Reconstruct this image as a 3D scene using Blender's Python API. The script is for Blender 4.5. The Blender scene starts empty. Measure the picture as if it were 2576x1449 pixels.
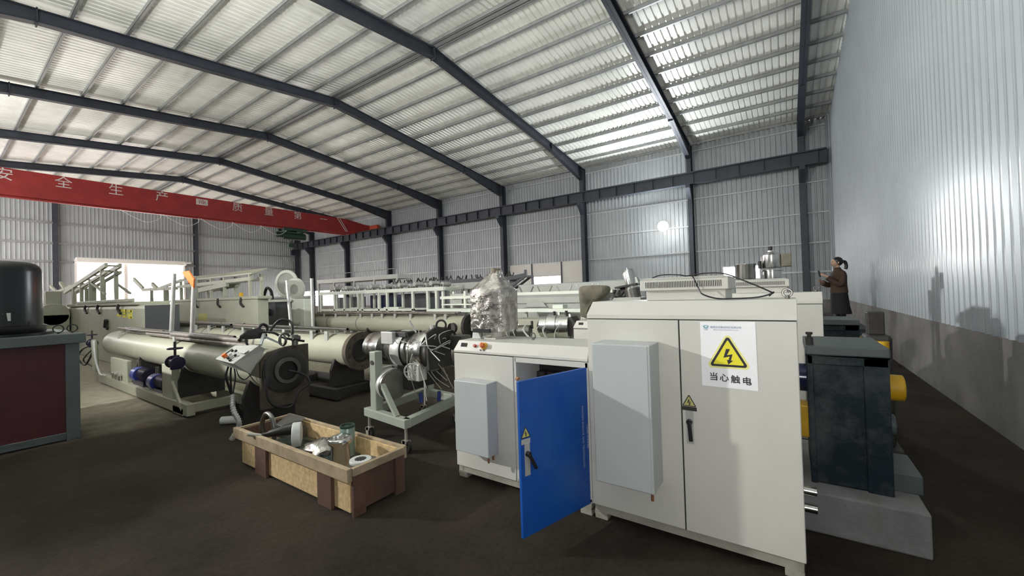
import bpy, bmesh, math, random
from mathutils import Vector, Matrix
random.seed(7)
PI = math.pi
SC = bpy.context.scene
COL = SC.collection

# ------------------------------------------------------------------ materials
def pm(name, rgb, rough=.5, metal=0., var=.12, scale=6., bump=0., bscale=60., spec=.5, dirt=None, dirt_amt=.35, dirt_scale=3.):
    m = bpy.data.materials.new(name); m.use_nodes = True
    nt = m.node_tree; b = nt.nodes['Principled BSDF']
    b.inputs['Roughness'].default_value = rough; b.inputs['Metallic'].default_value = metal
    b.inputs['Specular IOR Level'].default_value = spec
    tc = nt.nodes.new('ShaderNodeTexCoord')
    n = nt.nodes.new('ShaderNodeTexNoise'); n.inputs['Scale'].default_value = scale; n.inputs['Detail'].default_value = 5
    nt.links.new(tc.outputs['Object'], n.inputs['Vector'])
    r = nt.nodes.new('ShaderNodeValToRGB')
    r.color_ramp.elements[0].position = .3; r.color_ramp.elements[1].position = .7
    r.color_ramp.elements[0].color = tuple(c * (1 - var) for c in rgb) + (1,)
    r.color_ramp.elements[1].color = tuple(min(1, c * (1 + var)) for c in rgb) + (1,)
    nt.links.new(n.outputs['Fac'], r.inputs['Fac'])
    out = r.outputs['Color']
    if dirt:
        n2 = nt.nodes.new('ShaderNodeTexNoise'); n2.inputs['Scale'].default_value = dirt_scale; n2.inputs['Detail'].default_value = 8
        n2.inputs['Roughness'].default_value = .7
        nt.links.new(tc.outputs['Object'], n2.inputs['Vector'])
        r2 = nt.nodes.new('ShaderNodeValToRGB'); r2.color_ramp.elements[0].position = .5; r2.color_ramp.elements[1].position = .72
        r2.color_ramp.elements[1].color = (dirt_amt, dirt_amt, dirt_amt, 1)
        nt.links.new(n2.outputs['Fac'], r2.inputs['Fac'])
        mx = nt.nodes.new('ShaderNodeMix'); mx.data_type = 'RGBA'
        nt.links.new(r2.outputs['Color'], mx.inputs['Factor'])
        nt.links.new(out, mx.inputs['A']); mx.inputs['B'].default_value = tuple(dirt) + (1,)
        out = mx.outputs['Result']
    nt.links.new(out, b.inputs['Base Color'])
    if bump:
        n3 = nt.nodes.new('ShaderNodeTexNoise'); n3.inputs['Scale'].default_value = bscale; n3.inputs['Detail'].default_value = 6
        nt.links.new(tc.outputs['Object'], n3.inputs['Vector'])
        bp = nt.nodes.new('ShaderNodeBump'); bp.inputs['Strength'].default_value = bump; bp.inputs['Distance'].default_value = .02
        nt.links.new(n3.outputs['Fac'], bp.inputs['Height']); nt.links.new(bp.outputs['Normal'], b.inputs['Normal'])
    return m

def emit(name, rgb, s):
    m = bpy.data.materials.new(name); m.use_nodes = True
    b = m.node_tree.nodes['Principled BSDF']
    b.inputs['Base Color'].default_value = tuple(rgb) + (1,)
    b.inputs['Emission Color'].default_value = tuple(rgb) + (1,); b.inputs['Emission Strength'].default_value = s
    return m

M = dict(
    floor=None,
    roof=pm('galvanised_roof_sheet', (.84, .85, .79), .36, .12, .08, 1.5, spec=.5),
    wall=pm('corrugated_wall_sheet', (.36, .385, .395), .42, .1, .07, 1.2),
    wallnew=pm('pale_corrugated_partition_sheet', (.37, .405, .43), .26, .1, .05, 1.2),
    wallpale=pm('cream_wall_sheet', (.72, .70, .66), .5, .0, .05, 1.2),
    plaster=pm('cement_plaster', (.185, .178, .17), .9, 0, .18, 2., .25, 30, dirt=(.10, .095, .09), dirt_amt=.7, dirt_scale=1.5),
    frame=pm('dark_blue_grey_steel', (.042, .048, .062), .5, .2, .15, 3.),
    purlin=pm('galvanised_purlin', (.30, .31, .31), .45, .4, .12, 3.),
    red=pm('crane_red_paint', (.30, .022, .02), .5, 0, .15, 2.),
    orange=pm('crane_end_orange', (.55, .10, .05), .5),
    letter=pm('pale_lettering', (.62, .55, .52), .7),
    green=pm('dark_green_paint', (.02, .05, .035), .45, .1),
    beige=pm('beige_cabinet_paint', (.62, .612, .56), .42, 0, .03, 3., .05, 400),
    beigelip=pm('beige_cabinet_trim', (.65, .64, .59), .4, 0, .03, 3.),
    acgrey=pm('pale_grey_enclosure_paint', (.46, .49, .49), .4, 0, .03, 3.),
    seam=pm('gap_shade_black', (.02, .02, .02), .7),  # black for the shade in the gaps around cabinet doors
    blue=pm('blue_door_paint', (.008, .08, .37), .38, 0, .10, 3., dirt=(.03, .13, .33), dirt_amt=.5),
    dark=pm('dark_interior', (.02, .018, .016), .8),
    black=pm('black_plastic', (.012, .012, .013), .4),
    rubber=pm('black_rubber', (.014, .014, .015), .55),
    white=pm('white_sign_film', (.96, .965, .99), .35, 0, .02),
    yellow=pm('sign_yellow', (.86, .78, .03), .4, 0, .02),
    paleyellow=pm('sign_pale_yellow', (.88, .86, .30), .4, 0, .02),
    dullyellow=pm('faded_yellow', (.50, .48, .16), .5, 0, .06),
    ink=pm('black_ink', (.015, .012, .02), .5),
    tealink=pm('teal_ink', (.20, .42, .55), .5),
    greyink=pm('blue_grey_ink', (.38, .44, .55), .5),
    plate=pm('aluminium_plate', (.55, .55, .53), .4, .4),
    metalfoot=pm('dusty_base_steel', (.33, .32, .27), .7, .1, .2, 8.),
    redbutton=pm('red_button', (.35, .02, .03), .35),
    ora=pm('orange_plastic', (.75, .17, .03), .4),
    amber=pm('amber_plastic', (.70, .38, .04), .4),
    cream=pm('cream_tank_paint', (.37, .375, .285), .38, 0, .05, 2.5, dirt=(.45, .43, .33), dirt_amt=.3, dirt_scale=4),
    creamgrey=pm('cream_grey_machine_paint', (.40, .41, .32), .5, 0, .06, 2.5),
    steel=pm('stainless_steel', (.62, .62, .60), .22, 1., .08, 10.),
    dullsteel=pm('dull_steel', (.17, .168, .155), .36, .85, .2, 8.),
    rodsteel=pm('oxidised_pipe', (.24, .22, .20), .5, .3, .3, 14., dirt=(.2, .1, .06), dirt_amt=.5, dirt_scale=6),
    rust=pm('rusty_flange', (.10, .082, .062), .7, .4, .25, 10., .2, 60),
    cast=pm('dark_cast_iron', (.045, .042, .04), .6, .4, .2, 10.),
    cartpaint=pm('grey_green_cart_paint', (.33, .36, .31), .5, 0, .06, 3.),
    card=pm('brown_card', (.22, .19, .14), .8),
    whitepaint=pm('white_green_frame_paint', (.74, .78, .69), .45, 0, .04, 3.),
    greypaint=pm('grey_green_machine_paint', (.40, .41, .38), .5, 0, .06, 3.),
    darkgrey=pm('charcoal_paint', (.07, .075, .08), .5),
    teal=pm('dark_teal_gearbox_paint', (.006, .016, .023), .5, 0, .2, 4., .1, 30, spec=.3, dirt=(.17, .175, .165), dirt_amt=.4, dirt_scale=3),
    tealgrey=pm('grey_green_frame_paint', (.085, .105, .105), .5, 0, .1, 4.),
    maroon=pm('maroon_panel_paint', (.06, .006, .010), .55, 0, .15, 4.),
    motorblack=pm('gloss_black_motor_paint', (.008, .009, .012), .28, .1, .2, 4.),
    pumpblue=pm('blue_pump_paint', (.03, .045, .22), .35, .1),
    navy=pm('navy_gloss_paint', (.01, .018, .06), .2, .1),
    oryellow=pm('machine_yellow_paint', (.62, .36, .01), .45),
    valve=pm('dark_violet_valve_paint', (.025, .02, .05), .4, .3),
    wood=pm('crate_plank_wood', (.33, .255, .165), .75, 0, .22, 9., .15, 40),
    woodred=pm('red_brown_batten', (.10, .052, .036), .75, 0, .2, 9., .15, 40),
    osb=pm('strand_board', (.58, .42, .22), .7, 0, .22, 30., .1, 80),
    plastic=pm('milky_plastic', (.60, .62, .60), .4),
    greenpipe=pm('green_tinted_pipe', (.22, .30, .25), .35, .3),
    foil=pm('crinkled_clear_wrap', (.42, .40, .375), .10, .75, .4, 16., 1., 17),
    film=pm('dark_green_film', (.02, .03, .022), .25, 0, .3, 8., 1., 20),
    drabwrap=pm('drab_dust_cover', (.16, .15, .11), .8, 0, .3, 6., .6, 10),
    concrete=pm('concrete_plinth', (.20, .20, .205), .9, 0, .14, 6., .3, 40, dirt=(.12, .11, .1), dirt_amt=.7, dirt_scale=2),
    coat=pm('brown_coat_cloth', (.05, .028, .018), .85, 0, .2, 20.),
    skirt=pm('black_cloth', (.010, .009, .011), .9),
    hair=pm('black_hair', (.008, .007, .008), .45),
    skin=pm('skin', (.42, .27, .19), .55),
    copper=pm('copper_fitting', (.45, .22, .12), .4, .7),
    girt=pm('pale_girt_steel', (.55, .57, .58), .45, .2, .05, 2.),
    bulb=emit('lamp_glow', (1., .98, .94), 16.),
    bulbleft=emit('lamp_glow_side', (1., .98, .94), 40.),
    cablewhite=pm('white_cable', (.75, .74, .7), .5),
)

def floor_material():
    m = bpy.data.materials.new('dusty_dark_ground'); m.use_nodes = True
    nt = m.node_tree; b = nt.nodes['Principled BSDF']; b.inputs['Roughness'].default_value = .92
    b.inputs['Specular IOR Level'].default_value = .2
    tc = nt.nodes.new('ShaderNodeTexCoord')
    def noise(s, d=6, ro=.6):
        n = nt.nodes.new('ShaderNodeTexNoise'); n.inputs['Scale'].default_value = s; n.inputs['Detail'].default_value = d
        n.inputs['Roughness'].default_value = ro
        nt.links.new(tc.outputs['Object'], n.inputs['Vector']); return n
    def ramp(a, bb, pa, pb, fac):
        r = nt.nodes.new('ShaderNodeValToRGB'); r.color_ramp.elements[0].position = pa; r.color_ramp.elements[1].position = pb
        r.color_ramp.elements[0].color = a + (1,); r.color_ramp.elements[1].color = bb + (1,)
        nt.links.new(fac, r.inputs['Fac']); return r
    n1 = noise(.8, 8, .65); r1 = ramp((.019, .0150, .0105), (.050, .0395, .0285), .35, .68, n1.outputs['Fac'])
    n2 = noise(28, 4, .7); r2 = ramp((.55, .55, .55), (1.35, 1.35, 1.35), .3, .75, n2.outputs['Fac'])
    mul = nt.nodes.new('ShaderNodeMix'); mul.data_type = 'RGBA'; mul.blend_type = 'MULTIPLY'; mul.inputs['Factor'].default_value = .7
    nt.links.new(r1.outputs['Color'], mul.inputs['A']); nt.links.new(r2.outputs['Color'], mul.inputs['B'])
    # dusty concrete further into the hall, paled to carry the lamp-lit patch, broken edge
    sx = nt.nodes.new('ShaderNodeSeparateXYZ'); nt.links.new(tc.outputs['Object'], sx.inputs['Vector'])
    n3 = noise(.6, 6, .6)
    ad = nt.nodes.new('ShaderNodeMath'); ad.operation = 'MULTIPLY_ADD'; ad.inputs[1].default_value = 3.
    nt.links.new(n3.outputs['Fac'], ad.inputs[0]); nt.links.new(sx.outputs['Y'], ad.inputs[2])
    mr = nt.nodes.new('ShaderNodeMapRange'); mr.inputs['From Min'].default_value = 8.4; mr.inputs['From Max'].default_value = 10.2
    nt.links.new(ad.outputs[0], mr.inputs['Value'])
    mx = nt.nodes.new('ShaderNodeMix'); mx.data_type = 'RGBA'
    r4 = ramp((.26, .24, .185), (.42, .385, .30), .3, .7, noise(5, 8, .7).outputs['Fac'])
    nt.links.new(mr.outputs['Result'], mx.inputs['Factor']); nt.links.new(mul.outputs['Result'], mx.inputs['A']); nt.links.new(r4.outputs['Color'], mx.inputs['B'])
    nt.links.new(mx.outputs['Result'], b.inputs['Base Color'])
    bp = nt.nodes.new('ShaderNodeBump'); bp.inputs['Strength'].default_value = .6; bp.inputs['Distance'].default_value = .02
    nt.links.new(noise(22, 8, .75).outputs['Fac'], bp.inputs['Height']); nt.links.new(bp.outputs['Normal'], b.inputs['Normal'])
    return m
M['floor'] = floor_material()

def glass():
    m = bpy.data.materials.new('hazy_window_glass'); m.use_nodes = True
    b = m.node_tree.nodes['Principled BSDF']
    b.inputs['Transmission Weight'].default_value = 1; b.inputs['Roughness'].default_value = .05; b.inputs['IOR'].default_value = 1.02
    b.inputs['Base Color'].default_value = (.98, .98, 1, 1)
    return m
M['glass'] = glass()

# ------------------------------------------------------------------ mesh builder
V = Vector
def frame_of(d):
    d = V(d).normalized()
    a = V((0, 0, 1)) if abs(d.z) < .95 else V((1, 0, 0))
    u = d.cross(a).normalized(); w = u.cross(d).normalized()
    return d, u, w

def spline(pts, n=6):
    pts = [V(p) for p in pts]
    if len(pts) < 3: return pts
    out = []
    for i in range(len(pts) - 1):
        p0 = pts[max(i - 1, 0)]; p1 = pts[i]; p2 = pts[i + 1]; p3 = pts[min(i + 2, len(pts) - 1)]
        for k in range(n):
            t = k / n
            out.append(.5 * ((2 * p1) + (p2 - p0) * t + (2 * p0 - 5 * p1 + 4 * p2 - p3) * t * t + (3 * p1 - p0 - 3 * p2 + p3) * t ** 3))
    out.append(pts[-1]); return out

OFF = {}
class MB:
    def __init__(s): s.v = []; s.f = []; s.s = []
    def add(s, vs, fs, smooth=False):
        o = len(s.v); s.v += [tuple(v) for v in vs]
        for f in fs: s.f.append(tuple(i + o for i in f)); s.s.append(smooth)
        return s
    def box(s, a, b):
        x0, y0, z0 = [min(p, q) for p, q in zip(a, b)]; x1, y1, z1 = [max(p, q) for p, q in zip(a, b)]
        return s.add([(x0, y0, z0), (x1, y0, z0), (x1, y1, z0), (x0, y1, z0), (x0, y0, z1), (x1, y0, z1), (x1, y1, z1), (x0, y1, z1)],
                     [(0, 3, 2, 1), (4, 5, 6, 7), (0, 1, 5, 4), (1, 2, 6, 5), (2, 3, 7, 6), (3, 0, 4, 7)])
    def bar(s, p0, p1, w, h=None):
        h = h or w; p0 = V(p0); p1 = V(p1); d, u, n = frame_of(p1 - p0)
        vs = [p + u * (w / 2 * a) + n * (h / 2 * b) for p in (p0, p1) for a, b in ((-1, -1), (1, -1), (1, 1), (-1, 1))]
        return s.add(vs, [(0, 1, 2, 3), (7, 6, 5, 4), (0, 4, 5, 1), (1, 5, 6, 2), (2, 6, 7, 3), (3, 7, 4, 0)])
    def cyl(s, p0, p1, r0, r1=None, n=20, cap=True):
        r1 = r0 if r1 is None else r1; p0 = V(p0); p1 = V(p1); d, u, w = frame_of(p1 - p0)
        ring = [u * math.cos(2 * PI * k / n) + w * math.sin(2 * PI * k / n) for k in range(n)]
        o = len(s.v)
        s.add([p0 + c * r0 for c in ring] + [p1 + c * r1 for c in ring], [(k, (k + 1) % n, n + (k + 1) % n, n + k) for k in range(n)], True)
        if cap:
            s.f += [tuple(o + k for k in reversed(range(n))), tuple(o + n + k for k in range(n))]; s.s += [False, False]
        return s
    def tube(s, pts, r, n=8, sm=5):
        pts = spline(pts, sm) if sm else [V(p) for p in pts]
        o = len(s.v); prev = None
        for i, p in enumerate(pts):
            d = (pts[min(i + 1, len(pts) - 1)] - pts[max(i - 1, 0)])
            if prev is None: _, u, w = frame_of(d)
            else:
                d = d.normalized(); u = (prev - d * prev.dot(d)).normalized(); w = u.cross(d)
            prev = u
            s.v += [tuple(p + u * (r * math.cos(2 * PI * k / n)) + w * (r * math.sin(2 * PI * k / n))) for k in range(n)]
        for i in range(len(pts) - 1):
            for k in range(n):
                s.f.append((o + i * n + k, o + i * n + (k + 1) % n, o + (i + 1) * n + (k + 1) % n, o + (i + 1) * n + k)); s.s.append(True)
        e = o + (len(pts) - 1) * n
        s.f += [tuple(o + k for k in reversed(range(n))), tuple(e + k for k in range(n))]; s.s += [False, False]
        return s
    def lathe(s, prof, c, axis=(0, 0, 1), n=32, smooth=True):
        d, u, w = frame_of(axis); c = V(c); o = len(s.v); m = len(prof)
        for k in range(n):
            q = u * math.cos(2 * PI * k / n) + w * math.sin(2 * PI * k / n)
            s.v += [tuple(c + q * r + d * h) for r, h in prof]
        for k in range(n):
            for j in range(m - 1):
                s.f.append((o + k * m + j, o + ((k + 1) % n) * m + j, o + ((k + 1) % n) * m + j + 1, o + k * m + j + 1)); s.s.append(smooth)
        return s
    def prism(s, pts, ext):
        pts = [V(p) for p in pts]; e = V(ext); n = len(pts)
        return s.add(pts + [p + e for p in pts], [tuple(range(n)), tuple(range(2 * n - 1, n - 1, -1))] + [(k, n + k, n + (k + 1) % n, (k + 1) % n) for k in range(n)])
    def torus(s, c, axis, R, r, n=28, m=8):
        return s.lathe([(R + r * math.cos(2 * PI * k / m), r * math.sin(2 * PI * k / m)) for k in range(m + 1)], c, axis, n)
    def ball(s, c, r, sc=(1, 1, 1), n=16):
        m = n // 2; o = len(s.v)
        for j in range(m + 1):
            t = PI * j / m
            for k in range(n):
                a = 2 * PI * k / n
                s.v.append((c[0] + r * sc[0] * math.sin(t) * math.cos(a), c[1] + r * sc[1] * math.sin(t) * math.sin(a), c[2] + r * sc[2] * math.cos(t)))
        for j in range(m):
            for k in range(n):
                s.f.append((o + j * n + k, o + (j + 1) * n + k, o + (j + 1) * n + (k + 1) % n, o + j * n + (k + 1) % n)); s.s.append(True)
        return s
    def loft(s, rings, cap=True):
        n = len(rings[0]); o = len(s.v)
        for r in rings: s.v += [tuple(p) for p in r]
        for i in range(len(rings) - 1):
            for k in range(n):
                s.f.append((o + i * n + k, o + i * n + (k + 1) % n, o + (i + 1) * n + (k + 1) % n, o + (i + 1) * n + k)); s.s.append(True)
        if cap:
            e = o + (len(rings) - 1) * n
            s.f += [tuple(o + k for k in reversed(range(n))), tuple(e + k for k in range(n))]; s.s += [False, False]
        return s
    def build(s, name, mat, parent=None, bevel=0., label=None, seg=2, clean=True):
        off = OFF.get(parent.name, V((0, 0, 0))) if parent else V((0, 0, 0))
        me = bpy.data.meshes.new(name)
        me.from_pydata([tuple(V(v) - off) for v in s.v], [], s.f)
        for p, sm in zip(me.polygons, s.s): p.use_smooth = sm
        me.materials.append(M[mat] if isinstance(mat, str) else mat)
        if clean:
            bm = bmesh.new(); bm.from_mesh(me)
            bmesh.ops.remove_doubles(bm, verts=bm.verts, dist=1e-6)
            bmesh.ops.recalc_face_normals(bm, faces=bm.faces); bm.to_mesh(me); bm.free()
            if any(s.s): me.set_sharp_from_angle(angle=math.radians(52))
        o = bpy.data.objects.new(name, me); COL.objects.link(o)
        if parent: o.parent = parent
        OFF[o.name] = off
        if label: o['label'] = label
        if bevel:
            md = o.modifiers.new('edge', 'BEVEL'); md.width = bevel; md.segments = seg; md.limit_method = 'ANGLE'; md.angle_limit = math.radians(40)
            md.harden_normals = False
        return o

def tag(o, label, cat, group=None, kind=None):
    o['label'] = label; o['category'] = cat
    if group: o['group'] = group
    if kind: o['kind'] = kind
    return o

def thing(name, label, cat, loc, group=None):
    o = bpy.data.objects.new(name, None); COL.objects.link(o); o.location = loc; o.empty_display_size = .1
    OFF[o.name] = V(loc); return tag(o, label, cat, group)

def struct(mb, name, mat, label=None, cat=None, bevel=0., group=None):
    o = mb.build(name, mat, None, bevel, clean=False); o['kind'] = 'structure'
    if label: o['label'] = label
    if cat: o['category'] = cat
    if group: o['group'] = group
    return o

def text(body, size, at, right, up, mat, parent, name='lettering', align='CENTER', spacing=1., ext=.0006, bold=0.):
    c = bpy.data.curves.new(name, 'FONT'); c.body = body; c.size = size; c.align_x = align; c.align_y = 'CENTER'
    c.extrude = ext; c.space_character = spacing; c.offset = bold; c.resolution_u = 3
    t = bpy.data.objects.new('text_source', c); COL.objects.link(t)
    bpy.context.view_layer.update()
    me = bpy.data.meshes.new_from_object(t.evaluated_get(bpy.context.evaluated_depsgraph_get()))
    bpy.data.objects.remove(t); bpy.data.curves.remove(c)
    me.materials.clear(); me.materials.append(M[mat])
    r = V(right).normalized(); u = V(up).normalized(); n = r.cross(u)
    R3 = Matrix((r, u, n)).transposed().to_4x4()
    off = OFF.get(parent.name, V((0, 0, 0)))
    R3.translation = V(at) - off
    me.transform(R3)
    o = bpy.data.objects.new(name, me); COL.objects.link(o); o.parent = parent; OFF[o.name] = off
    return o

def clone(root, loc, label, group=None, rotz=None):
    r = root.copy(); COL.objects.link(r); r.location = loc
    if rotz is not None: r.rotation_euler = (0, 0, rotz)
    r['label'] = label
    if group: r['group'] = group
    def kids(a, b):
        for ch in list(a.children):
            c = ch.copy(); COL.objects.link(c); c.parent = b; kids(ch, c)
    kids(root, r); return r

# ------------------------------------------------------------------ camera
CF, CY, CP, CR = 1011.65, .971296, .0133465, -.03043
cy, sy = math.cos(CY), math.sin(CY)
fw = V((sy * math.cos(CP), cy * math.cos(CP), math.sin(CP))); rt = V((cy, -sy, 0)); up_ = rt.cross(fw)
r2 = math.cos(CR) * rt + math.sin(CR) * up_; u2 = -math.sin(CR) * rt + math.cos(CR) * up_
cd = bpy.data.cameras.new('camera'); cam = bpy.data.objects.new('camera', cd); COL.objects.link(cam)
mw = Matrix((r2, u2, -fw)).transposed().to_4x4(); mw.translation = (0, 0, 1.6); cam.matrix_world = mw
cd.sensor_width = 36; cd.lens = CF * 36 / 2576; cd.clip_start = .05; cd.clip_end = 300
SC.camera = cam
# ------------------------------------------------------------------ hall shell
XL, XR, YN, YF, XRIDGE = -2.55, 22.75, -1.8, 43.0, 10.1
def zs(x): return 9.04 + .107 * (min(XR - x, XR - XRIDGE) - max(0, XRIDGE - x))

def profile(a0, a1, p, d, shape=((0, 0), (.60, 0), (.70, 1), (.90, 1))):
    out = []; k = 0
    while a0 + k * p < a1:
        for t, h in shape:
            a = a0 + (k + t) * p
            if a <= a1: out.append((a, h * d))
        k += 1
    out.append((a1, 0)); return out

def corr_wall(name, mat, axis, pos, a0, a1, sign, zr, p=.21, d=.032, shape=((0, 0), (.60, 0), (.70, 1), (.90, 1)), extra=()):
    pr = profile(a0, a1, p, d, shape)
    for e in extra:
        h = 0.
        for (q0, g0), (q1, g1) in zip(pr, pr[1:]):
            if q0 <= e <= q1: h = g0 + (g1 - g0) * (e - q0) / max(q1 - q0, 1e-6)
        pr.append((e, h))
    pr.sort(); mb = MB()
    def pt(a, h, z): return (pos + sign * h, a, z) if axis == 'x' else (a, pos + sign * h, z)
    for (p0, h0), (p1, h1) in zip(pr, pr[1:]):
        if p1 - p0 < 1e-5: continue
        for z0, z1 in zr((p0 + p1) / 2):
            za = z1(p0) if callable(z1) else z1; zb = z1(p1) if callable(z1) else z1
            mb.add([pt(p0, h0, z0), pt(p1, h1, z0), pt(p1, h1, zb), pt(p0, h0, za)], [(0, 1, 2, 3)])
    o = mb.build(name, mat, clean=False)
    o['kind'] = 'structure'; o['category'] = 'wall'
    o['label'] = {'wall_back': 'long grey corrugated wall with the glaring lamp', 'wall_far': 'far corrugated gable wall around the open gate', 'wall_left': 'corrugated wall along the left side of the hall', 'wall_right': 'tall white corrugated partition on the right'}[name]; return o

# floor
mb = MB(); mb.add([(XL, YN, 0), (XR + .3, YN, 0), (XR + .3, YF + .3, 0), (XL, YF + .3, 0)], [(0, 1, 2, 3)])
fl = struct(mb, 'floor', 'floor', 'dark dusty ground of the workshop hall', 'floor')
mb = MB(); mb.add([(-40, YF + .3, -.02), (70, YF + .3, -.02), (70, 110, -.02), (-40, 110, -.02)], [(0, 1, 2, 3)])
struct(mb, 'ground', pm('pale_yard_concrete', (.55, .54, .52), .9), 'pale concrete yard outside the open gate', 'ground')

# long wall with windows
WIN = [(11.77, 13.74, 2.0, 2.62), (1.07, 2.60, 1.98, 2.57), (34.8, 42.6, .95, 2.45)]
def zlong(a):
    for y0, y1, z0, z1 in WIN:
        if y0 < a < y1: return [(0, z0), (z1, 9.055)]
    return [(0, 9.055)]
corr_wall('wall_back', 'wall', 'x', XR, YN, YF, -1, zlong, extra=[w for q in WIN for w in q[:2]])
for i, (y0, y1, z0, z1) in enumerate(WIN):
    root = thing('window_%d' % (i + 1), ['bright window low in the long wall behind the foil-wrapped stand', 'bright window behind the steel hoppers', 'long bright louvred opening low in the far corner of the long wall'][i], 'window', (XR, (y0 + y1) / 2, z0)); root['kind'] = 'structure'
    mb = MB()
    for a, b in (((XR - .06, y0 - .04, z0 - .05), (XR + .05, y1 + .04, z0)), ((XR - .06, y0 - .04, z1), (XR + .05, y1 + .04, z1 + .05)),
                 ((XR - .06, y0 - .05, z0), (XR + .05, y0, z1)), ((XR - .06, y1, z0), (XR + .05, y1 + .05, z1))): mb.box(a, b)
    n = 2 if i < 2 else 6
    for k in range(1, n): yy = y0 + (y1 - y0) * k / n; mb.box((XR - .03, yy - .02, z0), (XR + .03, yy + .02, z1))
    if i == 2:
        for k in range(1, 5): zz = z0 + (z1 - z0) * k / 5; mb.box((XR - .02, y0, zz - .03), (XR + .02, y1, zz + .03))
    mb.build('window_frame', 'plate', root)
    g = MB(); g.add([(XR, y0, z0), (XR, y1, z0), (XR, y1, z1), (XR, y0, z1)], [(0, 1, 2, 3)]); g.build('glass_pane', 'glass', root)
# paler cladding around the first window
mb = MB()
for y0, y1, z0, z1 in ((9.95, 11.68, 2.0, 3.5), (13.83, 15.6, 2.0, 3.5), (11.68, 13.83, 2.68, 3.5), (9.95, 15.6, 1.2, 1.93)): mb.box((XR - .085, y0, z0), (XR - .04, y1, z1))
struct(mb, 'trim_1', 'wallpale', 'paler cladding sheets around the low window', 'cladding')
mb = MB()
for y in (11.66, 13.84): mb.box((XR - .15, y - .03, 1.2), (XR - .085, y + .03, 3.5))
struct(mb, 'trim_2', 'frame', 'two dark jamb posts beside the low window', 'trim')

# far gable wall with gate opening
DX0, DX1, DZ = 6.35, 12.65, 5.1
corr_wall('wall_far', 'wall', 'y', YF, XL, XR, -1, lambda a: [(DZ, zs)] if DX0 < a < DX1 else [(0, zs)], extra=(DX0, DX1, XRIDGE))
SY0, SY1, SZ0, SZ1 = 28., 42., 4.2, 6.6  # added opening out of view, brightens the far walls and roof
corr_wall('wall_left', 'wall', 'x', XL, YN, YF, 1, lambda a: [(0, SZ0), (SZ1, 9.03)] if SY0 < a < SY1 else [(0, 9.03)], p=.42, extra=(SY0, SY1))
wl4 = thing('window_4', 'added unseen daylight strip high in the left wall', 'window', (XL, (SY0 + SY1) / 2, SZ0)); wl4['kind'] = 'structure'
mb = MB().box((XL - .03, SY0, SZ0 - .05), (XL + .05, SY1, SZ0)).box((XL - .03, SY0, SZ1), (XL + .05, SY1, SZ1 + .05))
for k in range(8): mb.box((XL - .03, SY0 + 2 * k - .03, SZ0), (XL + .03, SY0 + 2 * k + .03, SZ1))
mb.build('window_frame', 'plate', wl4)
corr_wall('wall_right', 'wallnew', 'y', YN, XL, XR, 1, lambda a: [(1.0, lambda q: zs(q) + .03)], p=.19, d=.03,
          shape=((0, 0), (.42, 0), (.47, .28), (.53, .28), (.58, 0), (.66, 0), (.76, 1), (.90, 1)), extra=(XRIDGE,))
mb = MB(); mb.box((XL, YN - .12, 0), (XR, YN + .035, 1.0)); struct(mb, 'baseboard_right', 'plaster', 'stained grey masonry plinth under the white corrugated partition', 'plinth wall')
mb = MB(); mb.box((XR - .2, YN, 0), (XR - .035, YF, .9)); struct(mb, 'baseboard_back', 'plaster', 'grey masonry plinth along the long wall', 'plinth wall')
door = thing('door_1', 'wide open gate in the far gable wall, glaring white daylight', 'gate', ((DX0 + DX1) / 2, YF, 0)); door['kind'] = 'structure'
mb = MB(); mb.box((DX0 - .12, YF - .12, 0), (DX0, YF + .1, DZ)).box((DX1, YF - .12, 0), (DX1 + .12, YF + .1, DZ)); mb.build('gate_frame', 'wallpale', door)
mb = MB(); mb.box((DX0 - .1, YF - .45, DZ - .25), (DX1 + .15, YF - .06, DZ + .1)); mb.build('shutter_box', 'wallpale', door, .05)
mb = MB(); mb.box((8.9, YF - .1, 0), (9.1, YF + .05, DZ - .2)); mb.build('centre_post', 'wallpale', door)
cam_ = thing('security_camera', 'small white security camera at the upper right of the gate', 'camera', (12.9, YF - .35, 5.0))
MB().cyl((12.9, 42.95, 5.15), (12.9, 42.6, 5.1), .03).build('bracket', 'plate', cam_)
MB().cyl((12.6, 42.55, 5.05), (13.1, 42.65, 5.1), .1).build('camera_body', 'plastic', cam_, .02)

# roof sheets
def roof(name, xa, xb):
    pr = profile(YN - .3, YF + .2, .21, .045, ((0, 0), (.66, 0), (.74, 1), (.90, 1)))
    mb = MB()
    for (p0, h0), (p1, h1) in zip(pr, pr[1:]):
        mb.add([(xa, p0, zs(xa) + h0), (xb, p0, zs(xb) + h0), (xb, p1, zs(xb) + h1), (xa, p1, zs(xa) + h1)], [(0, 1, 2, 3)])
    o = mb.build(name, 'roof', clean=False); o['kind'] = 'structure'; o['category'] = 'roof'; o['label'] = 'corrugated roof sheets on the %s slope' % ('lamp wall' if 'right' in name else 'crane lettering')
roof('ceiling_right', XRIDGE, XR + .06); roof('ceiling_left', XL - .06, XRIDGE)

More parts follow.
